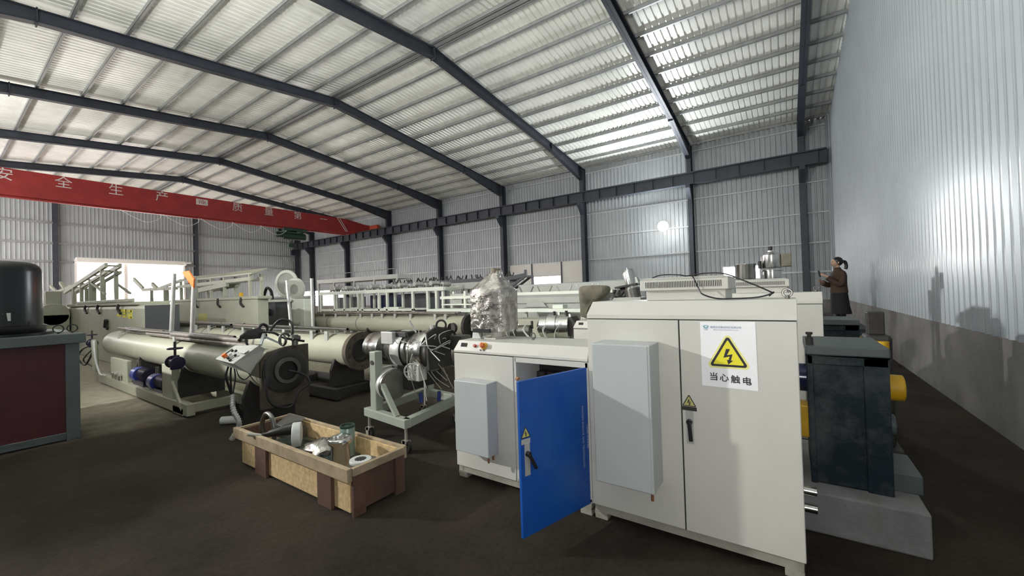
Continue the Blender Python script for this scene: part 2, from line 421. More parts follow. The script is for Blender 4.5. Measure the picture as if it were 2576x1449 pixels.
# portal frames
ORD = ['nearest', 'second', 'third', 'fourth', 'fifth', 'sixth', 'seventh', 'eighth']
FY = [-.72, 3.97, 9.95, 15.89, 21.89, 27.89, 33.95, 40.0]
def top(x): return zs(x) - .14
def bot(x):
    e = min(XR - x, x - XL)
    return top(x) - (.36 + .42 * max(0, (4.2 - e) / 4.2))
for i, y in enumerate(FY):
    mb = MB()
    xs = [22.25, 20.3, 18.5, XRIDGE, 1.7, -.1, -2.05]
    tp = [(x, y, top(x)) for x in xs]; bt = [(x, y, bot(x)) for x in xs]
    mb.prism([(p[0], y - .008, p[2]) for p in tp] + [(p[0], y - .008, p[2]) for p in reversed(bt)], (0, .016, 0))
    for L in (tp, bt):
        for p, q in zip(L, L[1:]): mb.prism([(p[0], y - .11, p[2]), (q[0], y - .11, q[2]), (q[0], y + .11, q[2]), (p[0], y + .11, p[2])], (0, 0, -.02 if L is tp else .02))
    for x in (XRIDGE, 18.5, 1.7): mb.box((x - .015, y - .11, bot(x) - .06), (x + .015, y + .11, top(x) + .03))
    struct(mb, 'roof_beam', 'frame', 'dark steel portal beam under the roof, %s from the white partition' % ORD[i], 'roof beam', group='portal beams')
    mb = MB()   # column
    zt = top(22.3)
    mb.box((22.2, y - .11, 0), (22.22, y + .11, zt)).box((22.62, y - .11, 0), (22.64, y + .11, zt)).box((22.22, y - .008, 0), (22.62, y + .008, zt))
    mb.box((22.2, y - .11, zt - .02), (22.64, y + .11, zt))
    mb.prism([(22.2, y - .1, 6.82), (21.75, y - .1, 6.82), (21.75, y - .1, 6.66), (22.2, y - .1, 6.15)], (0, .2, 0))
    struct(mb, 'steel_column', 'frame', 'dark steel column on the long wall, %s from the white partition' % ORD[i], 'column', group='steel columns')
mb = MB().box((22.1, 42.55, 0), (22.5, 42.8, 8.7)); mb.box((21.7, 42.5, 6.3), (22.1, 42.8, 6.82)); struct(mb, 'steel_column', 'frame', 'dark steel column in the far corner of the hall', 'column', group='steel columns')
for x in (5.3, 13.55):
    mb = MB(); mb.box((x - .13, YF - .35, 0), (x + .13, YF - .33, zs(x) - .2)).box((x - .13, YF - .07, 0), (x + .13, YF - .05, zs(x) - .2)).box((x - .01, YF - .33, 0), (x + .01, YF - .07, zs(x) - .2))
    struct(mb, 'steel_column', 'frame', 'dark steel wind column of the far gable, %s of the gate' % ('left' if x < 9 else 'right'), 'column', group='steel columns')
# purlins
px_ = [10.28, 11.1] + [11.1 + 1.13 * k for k in range(1, 11)]
for x in px_ + [2 * XRIDGE - x for x in px_]:
    mb = MB(); z = zs(x)
    mb.box((x - .035, YN + .05, z - .125), (x - .029, YF, z - .004)).box((x - .035, YN + .05, z - .125), (x + .035, YF, z - .119)).box((x - .035, YN + .05, z - .012), (x + .035, YF, z - .006))
    struct(mb, 'purlin', 'purlin', 'thin grey purlin running under the roof sheets the length of the hall', 'purlin', group='roof purlins')
mb = MB().box((10.02, YN + .05, top(XRIDGE) + .02), (10.18, YF, top(XRIDGE) + .1)); struct(mb, 'ridge_purlin', 'purlin', 'grey double purlin along the roof ridge', 'purlin')
# girts
for z in (2.18, 3.48, 4.83, 6.22, 8.72):
    mb = MB().box((XR - .10, YN + .1, z - .03), (XR - .04, YF, z - .024)).box((XR - .10, YN + .1, z + .024), (XR - .04, YF, z + .03)).box((XR - .05, YN + .1, z - .03), (XR - .04, YF, z + .03))
    if z == 2.18:
        mb = MB()
        for a, b in ((YN + .1, 1.0), (2.65, 11.6), (13.9, 34.7)): mb.box((XR - .11, a, z - .05), (XR - .045, b, z + .02))
    struct(mb, 'wall_girt', 'girt', 'thin pale girt running along the long corrugated wall', 'girt', group='long wall girts')
for z in (4.85, 6.15, 7.6):
    mb = MB()
    for a, b in (((XL, DX0 - .2), (DX1 + .2, XR)) if z < 5.2 else ((XL, XR),)): mb.box((a, YF - .12, z - .07), (b, YF - .05, z + .07))
    struct(mb, 'wall_girt', 'purlin', 'grey girt running across the far gable wall', 'girt', group='gable girts')
# crane runway along the long wall
mb = MB()
mb.box((21.78, YN + .2, 7.39), (22.12, YF - .4, 7.42)).box((21.8, YN + .2, 6.83), (22.1, YF - .4, 6.86)).box((21.94, YN + .2, 6.86), (21.96, YF - .4, 7.39)).box((21.91, YN + .2, 7.42), (21.99, YF - .4, 7.48))
y = YN + .5
while y < YF - .6:
    mb.box((21.82, y - .006, 6.86), (22.08, y + .006, 7.39)); y += 1.0
struct(mb, 'crane_runway_beam', 'frame', 'dark ribbed crane runway beam along the long wall', 'crane rail')
# corner pipe on the partition
mb = MB().tube([(22.45, -1.68, 9.0), (22.45, -1.68, 2.0), (22.45, -1.68, 0.)], .06, 10, 0); mb.box((22.3, -1.76, 2.5), (22.36, -1.7, 9.0))
struct(mb, 'trim_3', 'wallnew', 'pale downpipe in the corner of the white partition', 'downpipe')

# ------------------------------------------------------------------ overhead crane
cr = thing('overhead_crane', 'long red overhead travelling crane with pale Chinese lettering', 'crane', (11, 29.8, 6.9))
mb = MB(); y0, y1 = 29.6, 30.05
side = [(-1.2, 6.88), (19.9, 6.86), (21.6, 7.45), (21.9, 7.5), (21.9, 7.82), (21.2, 7.85), (19.6, 8.1), (-1.2, 8.12)]
mb.prism([(x, y0, z) for x, z in side], (0, y1 - y0, 0)); mb.build('girder', 'red', cr, .015)
mb = MB().box((-1.2, 29.75, 6.78), (19.6, 29.95, 6.86)); mb.build('lower_flange', 'red', cr)
mb = MB().box((21.75, 28.6, 7.47), (22.1, 31.2, 7.8)); mb.build('end_carriage', 'orange', cr, .02)
mb = MB().bar((18.75, 29.57, 8.1), (19.5, 29.57, 7.05), .05, .03).bar((18.95, 29.57, 8.1), (19.65, 29.57, 7.05), .05, .03); mb.build('stiffener_bar', 'letter', cr)
mb = MB().box((9.42, 29.575, 7.62), (10.02, 29.6, 7.98)); pl = mb.build('load_plate', 'letter', cr)
text('10t', .3, (9.72, 29.57, 7.79), (1, 0, 0), (0, 0, 1), 'red', pl)
for ch, x in zip('安全生产质量第一', (2.1, 3.97, 5.87, 7.8, 11.66, 13.6, 15.6, 17.6)):
    text(ch, .62, (x, 29.59, 7.77), (1, 0, 0), (0, 0, 1), 'letter', cr)
ho = thing('electric_hoist', 'dark green electric hoist hanging under the red crane girder', 'hoist', (15.3, 29.85, 6.2))
mb = MB().cyl((14.6, 29.85, 6.28), (16.2, 29.85, 6.28), .26, n=24); mb.build('drum_housing', 'green', ho)
mb = MB().cyl((14.1, 29.85, 6.32), (14.6, 29.85, 6.32), .2, n=20); mb.build('motor', 'green', ho)
mb = MB().box((14.7, 29.5, 6.5), (14.85, 30.2, 6.8)).box((15.8, 29.5, 6.5), (15.95, 30.2, 6.8)).box((14.5, 29.4, 6.62), (16.2, 29.52, 6.8)).box((14.5, 30.18, 6.62), (16.2, 30.3, 6.8)); mb.build('trolley', 'green', ho)
mb = MB().tube([(15.0, 29.85, 6.05), (15.1, 29.85, 5.7)], .03, 6, 0).tube([(15.3, 29.85, 6.05), (15.2, 29.85, 5.7)], .03, 6, 0); mb.box((14.98, 29.75, 5.45), (15.32, 29.95, 5.72)); mb.build('hook_block', 'green', ho)
for i, x in enumerate((10.2, 11.9, 13.6, 8.4, 6.6)):
    mb = MB().tube([(x - .6, 29.5, 6.76), (x - .1, 29.5, 6.45), (x + .5, 29.5, 6.22), (x + 1.05, 29.5, 6.5), (x + 1.1, 29.5, 6.76)], .014, 6)
    o = mb.build('festoon_cable', 'cablewhite', cr)

# ------------------------------------------------------------------ lamps
lamp = thing('flood_lamp', 'glaring round lamp on the long wall between two dark columns', 'lamp', (22.05, 5.3, 4.9))
MB().ball((22.05, 5.3, 4.9), .27, n=24).build('bulb', 'bulb', lamp)
mb = MB().cyl((22.3, 5.3, 5.0), (22.68, 5.3, 5.1), .07).cyl((22.22, 5.3, 4.95), (22.36, 5.3, 5.02), .16, .1); mb.build('lamp_holder', 'plate', lamp)
lamp2 = thing('flood_lamp', 'round flood lamp on the left wall lighting the machines', 'lamp', (-2.15, 9.0, 3.62))
MB().ball((-2.15, 9.0, 3.62), .14, n=20).build('bulb', 'bulbleft', lamp2)
MB().cyl((-2.53, 9.0, 3.72), (-2.28, 9.0, 3.65), .06).build('lamp_holder', 'plate', lamp2)
def point(name, loc, power, rgb, r):
    l = bpy.data.lights.new(name, 'POINT'); l.energy = power; l.color = rgb; l.shadow_soft_size = r
    o = bpy.data.objects.new(name, l); COL.objects.link(o); o.location = loc; return o
def disk(name, loc, d, power, rgb, size):
    l = bpy.data.lights.new(name, 'AREA'); l.shape = 'DISK'; l.size = size; l.energy = power; l.color = rgb
    o = bpy.data.objects.new(name, l); COL.objects.link(o); o.location = loc; o.rotation_euler = V(d).to_track_quat('-Z', 'Y').to_euler(); return o
disk('side_lamp_light', (-1.95, 9.0, 3.6), (.75, -.35, .5), 860, (1., .985, .95), .24)
point('torch_light', (-.04, -.03, 1.63), 85, (1., .98, .95), .02)
al = bpy.data.lights.new('back_lamp_light', 'AREA'); al.shape = 'DISK'; al.size = .3; al.energy = 450; al.color = (.93, .97, 1.)
ao = bpy.data.objects.new('back_lamp_light', al); COL.objects.link(ao); ao.location = (21.7, 5.28, 4.95); point('back_lamp_glow', (21.72, 5.28, 4.9), 150, (.90, .96, 1.), .2)
ao.rotation_euler = V((-.8, .14, .5)).to_track_quat('-Z', 'Y').to_euler()
for (x_, y_, z_), d_, e_, lb in (((-2.3, 3.0, 5.5), (.62, .22, .74), 760, 'added unseen uplight on the left wall brightening the roof near the cabinets'), ((-2.3, 23.0, 5.5), (.62, -.05, .78), 520, 'added unseen uplight on the left wall brightening the roof by the haul-off machines')):
    lp = thing('flood_lamp', lb, 'lamp', (x_, y_, z_))  # added uplights out of view, there to brighten the roof
    MB().cyl((x_ - .25, y_, z_ + .1), (x_ - .02, y_, z_), .05).build('lamp_holder', 'plate', lp)
    MB().lathe([(.02, -.2), (.12, -.1), (.16, 0), (.15, -.005), (.11, -.1), (.02, -.19)], (x_, y_, z_), d_, 24).build('reflector', 'plate', lp)
    disk('added_roof_light', V((x_, y_, z_)) + V(d_) * .02, d_, e_, (1., .985, .95), .26)
w = bpy.data.worlds.new('overcast_daylight'); SC.world = w; w.use_nodes = True
bg = w.node_tree.nodes['Background']; bg.inputs['Color'].default_value = (1., .93, .93, 1); bg.inputs['Strength'].default_value = 15.
pl_ = bpy.data.lights.new('gate_portal', 'AREA'); pl_.shape = 'RECTANGLE'; pl_.size = DX1 - DX0; pl_.size_y = DZ; pl_.cycles.is_portal = True
po = bpy.data.objects.new('gate_portal', pl_); COL.objects.link(po); po.location = ((DX0 + DX1) / 2, YF + .12, DZ / 2); po.rotation_euler = (-PI / 2, 0, 0)
pl2 = bpy.data.lights.new('strip_portal', 'AREA'); pl2.shape = 'RECTANGLE'; pl2.size = SZ1 - SZ0; pl2.size_y = SY1 - SY0; pl2.cycles.is_portal = True
po2 = bpy.data.objects.new('strip_portal', pl2); COL.objects.link(po2); po2.location = (XL - .1, (SY0 + SY1) / 2, (SZ0 + SZ1) / 2); po2.rotation_euler = (0, -PI / 2, 0)
vs_ = SC.view_settings; vs_.view_transform = 'Standard'; vs_.look = 'None'; vs_.gamma = 1.0; vs_.use_curve_mapping = False; vs_.exposure = .22
# ------------------------------------------------------------------ control cabinets
BOLT = [(572, 495), (648, 497), (585, 632), (692, 605), (657, 742), (700, 742), (605, 832), (580, 728), (612, 735), (637, 655), (515, 690)]
def tri(w, h, r, n=6):
    """rounded triangle outline (2-D, centroid-ish origin at base middle)"""
    P_ = [V((-w / 2, 0)), V((w / 2, 0)), V((0, h))]; out = []
    for i in range(3):
        p = P_[i]; a = (P_[i - 1] - p).normalized(); b = (P_[(i + 1) % 3] - p).normalized()
        half = math.acos(max(-1, min(1, a.dot(b)))) / 2; dist = r / math.sin(half); c = p + (a + b).normalized() * dist
        pa = p + a * (r / math.tan(half)); pb = p + b * (r / math.tan(half))
        a0 = math.atan2(*(pa - c).yx); a1 = math.atan2(*(pb - c).yx)
        while a1 < a0: a1 += 2 * PI
        if a1 - a0 > PI: a1 -= 2 * PI
        for k in range(n + 1):
            t = a0 + (a1 - a0) * k / n; out.append((c.x + r * math.cos(t), c.y + r * math.sin(t)))
    return out

def plaque(o, R_, U_, pts, depth, name, mat, parent):
    o = V(o); R_ = V(R_); U_ = V(U_); n = R_.cross(U_)
    mb = MB(); mb.prism([o + R_ * a + U_ * b for a, b in pts], n * depth); return mb.build(name, mat, parent)

def hazard(o, R_, U_, w, parent, mat='yellow', outer=True):
    """warning triangle standing on point o (base middle)"""
    h = w * .90; n = V(R_).cross(V(U_)); o = V(o)
    if outer: plaque(o - V(U_) * w * .05, R_, U_, tri(w * 1.18, h * 1.16, w * .1), .0006, 'triangle_border', 'paleyellow', parent)
    plaque(o, R_, U_, tri(w, h, w * .06), .001, 'triangle_frame', 'ink', parent)
    plaque(o + V(U_) * w * .062, R_, U_, tri(w * .79, h * .79, w * .02), .0014, 'triangle_field', mat, parent)
    k = w / 745 * .98
    plaque(o + V(U_) * h * .34, R_, U_, [((x - 607) * k, -(y - 650) * k) for x, y in BOLT], .0018, 'lightning_bolt', 'ink', parent)

def rectpts(w, h): return [(-w / 2, -h / 2), (w / 2, -h / 2), (w / 2, h / 2), (-w / 2, h / 2)]
RY, UZ = (0, -1, 0), (0, 0, 1)       # facing -X

def frustum(mb, x0, x1, y0, y1, z0, z1, z2, ins, hip0=True, hip1=True):
    mb.box((x0, y0, z0), (x1, y1, z1))
    a = ins if hip0 else 0; b = ins if hip1 else 0
    mb.add([(x0, y0, z1), (x1, y0, z1), (x1, y1, z1), (x0, y1, z1), (x0 + ins, y0 + a, z2), (x1 - ins, y0 + a, z2), (x1 - ins, y1 - b, z2), (x0 + ins, y1 - b, z2)],
           [(4, 5, 6, 7), (0, 1, 5, 4), (1, 2, 6, 5), (2, 3, 7, 6), (3, 0, 4, 7)])

def eye(parent, p, axis=(1, 0, 0), R_=.022, name='lifting_eye', mat='dullsteel'):
    mb = MB().torus((p[0], p[1], p[2] + R_ + .012), axis, R_, .006, 20, 6).cyl(p, (p[0], p[1], p[2] + .02), .012); return mb.build(name, mat, parent)

def base_rails(x0, x1, y0, y1, parent):
    mb = MB().box((x0, y0, .045), (x0 + .05, y1, .1)).box((x1 - .05, y0, .045), (x1, y1, .1)).box((x0, y0, .045), (x1, y0 + .05, .1)).box((x0, y1 - .05, .045), (x1, y1, .1))
    for x in (x0, x1 - .07):
        for y in (y0, y1 - .09): mb.box((x, y, 0), (x + .07, y + .09, .045))
    return mb.build('base_frame', 'metalfoot', parent, .004)

def handle(parent, o, R_, U_, swing=0., hz=.2):
    o = V(o); R_ = V(R_); U_ = V(U_); n = R_.cross(U_)
    p = plaque(o, R_, U_, rectpts(.042, hz), .004, 'handle_plate', 'plate', parent)
    a = o + n * .02 + U_ * .035; b = a - U_ * math.cos(swing) * .115 + R_ * math.sin(swing) * .115
    mb = MB().cyl(o + U_ * .035, a + n * .008, .017).bar(a, b, .022, .018); return mb.build('handle', 'black', parent, .003)

def tall_cabinet(x, y0, y1, label, front):
    ym = (y0 + y1) / 2 - .005; D = .46
    t = thing('electrical_cabinet', label, 'cabinet', (x + D / 2, (y0 + y1) / 2, 0))
    base_rails(x + .012, x + D, y0 + .01, y1 - .01, t)
    MB().box((x + .012, y0, .1), (x + D, y1, 1.4)).build('body', 'beige', t, .004)
    MB().box((x + .004, y0 + .004, .1), (x + .014, y1 - .004, 1.408)).build('door_gap_shade', 'seam', t)  # dark sheet standing in for the shade in the door gaps
    mb = MB(); frustum(mb, x - .002, x + D, y0 - .002, y1 + .002, 1.406, 1.432, 1.522, .035, False, True); mb.build('top_cover', 'beigelip', t, .003)
    ld = MB().box((x - .006, ym + .004, .104), (x + .008, y1 - .002, 1.4)).build('door', 'beige', t, .003)
    rd = MB().box((x - .006, y0 + .002, .104), (x + .008, ym - .004, 1.4)).build('door', 'beige', t, .003)
    eye(t, (x + .12, y0 + .04, 1.522)); eye(t, (x + D - .08, y1 - .04, 1.522))
    if front:
        ac = MB().box((x - .215, .69, .372), (x - .006, 1.06, 1.262)).build('cooling_unit', 'acgrey', t, .006)
        MB().box((x - .218, .705, .378), (x - .214, 1.052, 1.255)).build('cooling_unit_cover', 'acgrey', ac, .002)
        MB().cyl((x - .17, .715, .372), (x - .17, .715, .315), .009).build('drain_stub', 'copper', ac); MB().cyl((x - .10, .72, .372), (x - .10, .72, .335), .009).build('drain_stub', 'copper', ac)
        handle(rd, (x - .0065, .52, .745), RY, UZ, .06, .20)
        st = plaque((x - .0065, .52, .858), RY, UZ, rectpts(.085, .024), .0008, 'hazard_sticker', 'cast', t)
        hazard((x - .0065, .52, .872), RY, UZ, .083, st, 'dullyellow', False)
        # the large electric shock notice
        sx = x - .0068
        sg = plaque((sx, .30, 1.2), RY, UZ, [(-.142, -.19), (.148, -.19 - .004), (.145, .196), (-.142, .192)], .0008, 'warning_notice', 'white', t)
        q = sx - .001
        hazard((q, .297, 1.132), RY, UZ, .205, sg)
        for ch_, yy, zz in zip('当心触电', (.377, .322, .264, .207), (1.066, 1.063, 1.059, 1.054)): text(ch_, .049, (q - .001, yy, zz), RY, UZ, 'ink', sg, bold=.0007)
        text('陕西云天管业科技有限公司', .0135, (q - .001, .305, 1.362), RY, UZ, 'greyink', sg, 'small_lettering', bold=.0002)
        text('Shaanxi Yuntian Pipe Industry Co.,Ltd.', .0085, (q - .001, .305, 1.348), RY, UZ, 'greyink', sg, 'small_lettering')
        mb = MB()
        c = V((q - .001, .411, 1.366))
        mb.torus(c, (1, 0, 0), .0075, .0015, 20, 5)
        for s_ in (-1, 1): mb.tube([c + V((0, s_ * .013, .007)), c + V((0, s_ * .012, -.001)), c + V((0, s_ * .007, -.008)), c + V((0, 0, -.010))], .0018, 5)
        mb.box((q - .0015, .398, 1.351), (q - .0005, .424, 1.3525)); mb.build('emblem', 'tealink', sg)
        text('YTGY', .0075, (q - .001, .411, 1.346), RY, UZ, 'tealink', sg, 'small_lettering')
    return t
tall_cabinet(2.66, -.04, 1.18, 'tall beige cabinet with the white electric shock notice', True)
tall_cabinet(5.0, -.285, .93, 'tall beige cabinet standing behind the one with the notice', False)

def low_cabinet(x, y0, y1, label, open_):
    D = .5; yo = y0 + .63
    t = thing('control_cabinet', label, 'cabinet', (x + D / 2, (y0 + y1) / 2, 0))
    base_rails(x + .01, x + D, y0 + .01, y1 - .01, t)
    mb = MB()
    mb.box((x + .01, yo, .1), (x + D, y1, 1.09))
    if open_:
        mb.box((x + D - .02, y0, .1), (x + D, yo, 1.09)).box((x, y0, .1), (x + D, y0 + .025, 1.09)).box((x, y0, .1), (x + D, yo, .125)).box((x, y0, 1.05), (x + D, yo, 1.09))
        mb.box((x, yo - .012, .1), (x + .04, yo + .012, 1.09))
    else: mb.box((x + .01, y0, .1), (x + D, yo, 1.09))
    mb.build('body', 'beige', t, .003)
    MB().box((x + .004, yo + .005, .1), (x + .012, y1 - .003, 1.098)).build('door_gap_shade', 'seam', t)  # same dark sheet for the shade around the low cabinet door
    ld = MB().box((x - .006, yo + .014, .104), (x + .008, y1 - .002, 1.088)).build('door', 'beige', t, .003)
    mb = MB(); frustum(mb, x - .004, x + D, y0, y1 + .002, 1.096, 1.115, 1.198, .035, False, True); mb.build('top_cover', 'beigelip', t, .003)
    sl = V((.035, 0, .083)).normalized()
    def on(y, k): return V((x - .004, y, 1.115)) + sl * k
    nrm = V(RY).cross(sl)
    plaque(on(y1 - .105, .05), RY, sl, rectpts(.068, .034), .003, 'meter_display', 'dark', t)
    if open_:
        p = on(y1 - .235, .045); MB().cyl(p, p + nrm * .02, .014).build('push_button', 'redbutton', t, .002)
        p = on(y1 - .33, .048)
        sw = MB().cyl(p, p + nrm * .018, .033, .028, 24).build('rotary_switch', 'amber', t, .002)
        MB().cyl(p + nrm * .018, p + nrm * .05, .022, .018, 20).bar(p + nrm * .045 - sl * .02, p + nrm * .045 + sl * .02, .012, .02).build('switch_knob', 'ora', sw, .002)
        for dy in (.30, .335):
            p = on(y1 - dy, .012); MB().cyl(p, p + nrm * .008, .006).build('toggle', 'black', t)
        ac = MB().box((x - .14, y1 - .465, .295), (x - .006, y1 - .115, .885)).build('cooling_unit', 'acgrey', t, .006)
        mb = MB()
        for k in range(7): mb.box((x - .11, y1 - .4665, .665 + k * .014), (x - .055, y1 - .4645, .672 + k * .014))
        mb.build('vent_slots', 'acgrey', ac)
        MB().cyl((x - .11, y1 - .44, .295), (x - .11, y1 - .44, .245), .009).build('drain_stub', 'copper', ac); MB().cyl((x - .05, y1 - .44, .295), (x - .05, y1 - .44, .25), .009).build('drain_stub', 'copper', ac)
        # fittings inside
        MB().box((x + .3, y0 + .05, .2), (x + .33, yo - .05, 1.0)).build('mounting_plate', 'dark', t)
        mb = MB()
        for k in range(5): mb.box((x + .2, y0 + .08 + k * .1, .75), (x + .3, y0 + .15 + k * .1, .95))
        mb.build('switchgear', 'cast', t, .004)
        # blue door swung out
        h = V((2.68, 1.192, 0)); d = V((-.956, .292, 0)); n = V((-.292, -.956, 0)); R_ = -d; U_ = V(UZ)
        def dp(s, z, o=0.): return h + d * s + n * o + V((0, 0, z))
        mb = MB(); mb.prism([dp(0, .092), dp(.647, .092), dp(.647, 1.055), dp(0, 1.055)], -n * .022)
        bd = mb.build('open_door', 'blue', t, .004, 'blue door swung wide open')
        MB().prism([dp(.605, 1.06, -.03), dp(.64, 1.06, -.03), dp(.62, 1.075, -.03)], -n * .02).build('door_latch', 'copper', bd)
        st = plaque(dp(.604, .682, .0004), R_, U_, [(-.037, -.018), (.035, -.018), (.037, .012), (-.035, .014)], .0006, 'hazard_sticker', 'plate', bd)
        hazard(dp(.604, .702, .0004), R_, U_, .078, bd, 'dullyellow', False)
        handle(bd, dp(.597, .568, .0006), R_, U_, .5, .2)
        dn = V((0, 0, -1))   # lettering runs downward, tops toward the hinge
        text('MARCEIN SCIENCE AND TECHNOLOGY', .0235, dp(.077, .578, .001), dn, R_, 'greyink', bd, spacing=1.03)
        text('玛赛尔科技', .034, dp(.028, .572, .001), dn, R_, 'greyink', bd)
    eye(t, (x + .2, y1 - .14, 1.198)); eye(t, (x + .28, y0 + .62, 1.198))
    return t
low_cabinet(2.66, 1.185, 2.46, 'low beige control cabinet with the open blue door', True)
low_cabinet(5.0, .94, 2.42, 'low beige control cabinet farther back beside the chrome die head', False)

def vent_hood(x, y0, y1, z, label):
    t = thing('vent_hood', label, 'vent', (x + .2, (y0 + y1) / 2, z))
    MB().box((x + .03, y0 + .02, z), (x + .37, y1 - .03, z + .065)).build('collar', 'beige', t, .004)
    mb = MB().box((x - .01, y0, z + .065), (x + .41, y1, z + .135)); frustum(mb, x - .01, x + .41, y0, y1, z + .134, z + .138, z + .15, .03)
    lid = mb.build('hood', 'beige', t, .004)
    mb = MB(); n = 46
    for k in range(n):
        y = y0 + .04 + (y1 - y0 - .08) * k / (n - 1); mb.box((x - .0115, y - .002, z + .083), (x - .0095, y + .002, z + .122))
    mb.build('vent_slots', 'dark', lid)
    return t
vent_hood(2.74, .29, .82, 1.523, 'slotted vent hood on the tall cabinet with the notice')
vent_hood(5.08, -.02, .50, 1.523, 'slotted vent hood on the cabinet behind, under the steel hoppers')
mb = MB().tube([(2.78, .79, 1.655), (2.78, .70, 1.69), (2.77, .58, 1.688), (2.77, .53, 1.678), (2.78, .42, 1.69), (2.76, .31, 1.68), (2.72, .18, 1.62), (2.70, .08, 1.566), (2.70, .07, 1.556),
                (2.70, .14, 1.535), (2.69, .25, 1.53), (2.69, .35, 1.532), (2.70, .43, 1.56), (2.715, .455, 1.60), (2.72, .48, 1.66), (2.76, .50, 1.684)], .0045, 6)
mb.tube([(2.70, .06, 1.565), (2.70, .085, 1.54)], .004, 6, 0)
tag(mb.build('cable_loop', 'black'), 'thin black cable looped over the front vent hood', 'cable')

# ------------------------------------------------------------------ extruders behind the cabinets
def extruder(dx, dy, label, near):
    t = thing('extruder', label, 'extruder', (3.8 + dx, .4 + dy, .26 if near else .0))
    z0 = .26 if near else 0.
    def B(a, b): return MB().box((a[0] + dx, a[1] + dy, a[2]), (b[0] + dx, b[1] + dy, b[2]))
    gb = B((3.40, -.50, z0), (4.0, -.10, 1.13)).build('gearbox', 'teal', t, .015)
    mb = B((3.385, -.13, z0), (3.42, -.095, 1.12)); mb.box((3.385 + dx, -.51 + dy, z0), (3.42 + dx, -.385 + dy, 1.12)).box((3.385 + dx, -.51 + dy, 1.06), (3.42 + dx, -.095 + dy, 1.12)); mb.build('gearbox_flange', 'teal', gb, .006)
    for z in (.5, .78): B((3.38, -.508, z), (3.39, -.39, z + .012)).build('flange_joint', 'teal', gb)
    B((3.37, -.515, 1.125), (4.02, -.09, 1.185)).build('gearbox_lid', 'tealgrey', t, .008)
    mb = MB().cyl((3.45 + dx, -.115 + dy, 1.185), (3.45 + dx, -.115 + dy, 1.235), .022).cyl((3.45 + dx, -.115 + dy, 1.235), (3.45 + dx, -.115 + dy, 1.26), .012).cyl((3.45 + dx, -.115 + dy, 1.255), (3.45 + dx, -.115 + dy, 1.27), .02); mb.build('oil_filler', 'cast', t)
    mb = MB().cyl((3.62 + dx, -.5 + dy, .90), (3.62 + dx, -.61 + dy, .90), .085, n=24); mb.build('coupling_guard', 'oryellow', t, .01)
    mb = MB().cyl((3.75 + dx, -.51 + dy, .62), (3.75 + dx, -.58 + dy, .62), .07, n=20); mb.build('oil_pump', 'tealgrey', t, .008)
    B((3.5, -.66, z0), (3.9, -.5, z0 + .12)).build('motor_foot', 'tealgrey', t, .006)
    mb = MB().cyl((3.65 + dx, -.1 + dy, .92), (3.65 + dx, .35 + dy, .92), .10, n=24); mb.build('feed_throat', 'navy', t)
    B((3.45, -.1, z0 + .28), (3.62, .3, z0 + .5)).build('cooling_block', 'oryellow', t, .01)
    mb = MB().cyl((3.7 + dx, .3 + dy, .95), (3.7 + dx, 2.6 + dy, .95), .13, n=24); mb.build('barrel', 'dullsteel', t)
    B((3.5, .1, z0), (3.95, 2.4, z0 + .3)).build('bed', 'creamgrey', t, .01)
    return t
extruder(0, 0, 'dark teal extruder gearbox on the grey plinth beside the tall cabinet', True)
extruder(2.5, -.14, 'dark teal extruder gearbox farther back, below the standing person', False)
mb = MB().box((3.235, -.64, 0), (4.3, 2.6, .262))
tag(mb.build('machine_plinth', 'concrete', None, .012), 'pale grey machine plinth at the lower right', 'plinth')
cp = thing('water_manifold', 'chrome pipe ends beside the plinth foot', 'pipe', (2.95, -.05, 0))
mb = MB()
for z in (.265, .155): mb.cyl((3.22, .02, z), (3.22, -.115, z), .028, n=20)
mb.build('pipe_stub', 'steel', cp)
mb = MB().tube([(3.22, .02, .265), (3.22, .05, .2), (3.22, .05, .02)], .026, 8); mb.cyl((3.22, .05, 0), (3.22, .05, .02), .05); mb.build('riser', 'steel', cp)
mo = thing('drive_motor', 'dark motor behind the teal gearbox near the partition', 'motor', (4.9, -.75, 0))
MB().box((4.85, -.76, .12), (5.15, -.58, 1.12)).build('motor_body', 'cast', mo, .03)
MB().box((4.9, -.72, 1.12), (5.05, -.60, 1.33)).build('terminal_box', 'cast', mo, .01)
MB().box((4.8, -.8, 0), (5.2, -.55, .12)).build('motor_foot', 'cast', mo, .01)
MB().cyl((4.84, -.69, 1.0), (4.84, -.69, 1.07), .045).build('fan_cover', 'oryellow', mo)

# wrapped consoles
fo = thing('wrapped_console', 'operator console in crinkled clear wrap on the low cabinet', 'console', (2.95, 2.22, 1.198))
random.seed(3)
def crumple(rows, nz, jit):
    rings = []; fold = [random.uniform(-jit, jit) for k in range(20)]
    for z, cx, cy_, hx, hy, rot in rows:
        ring = []
        for k in range(20):
            a = 2 * PI * k / 20; ca, sa = math.cos(a), math.sin(a)
            e = max(abs(ca), abs(sa)); px, py = ca / e * hx, sa / e * hy
            j = 1 + fold[k] + random.uniform(-jit, jit) * .35
            ring.append((cx + (px * math.cos(rot) - py * math.sin(rot)) * j, cy_ + (px * math.sin(rot) + py * math.cos(rot)) * j, z + random.uniform(-.01, .01)))
        rings.append(ring)
    return rings
rows = []
for k in range(8): rows.append((1.265 + .37 * k / 7, 2.96, 2.23, .145, .182, .1))
rows += [(1.665, 2.96, 2.225, .125, .155, .12), (1.70, 2.965, 2.22, .10, .115, .14), (1.74, 2.97, 2.215, .075, .078, .16), (1.785, 2.975, 2.207, .055, .05, .18), (1.815, 2.98, 2.20, .045, .035, .2)]
mb = MB().loft(crumple(rows, 0, .045)); o = mb.build('wrapping', 'foil', fo)
MB().cyl((2.96, 2.235, 1.60), (2.965, 2.20, 1.835), .045, n=12).build('card_tube', 'card', fo)
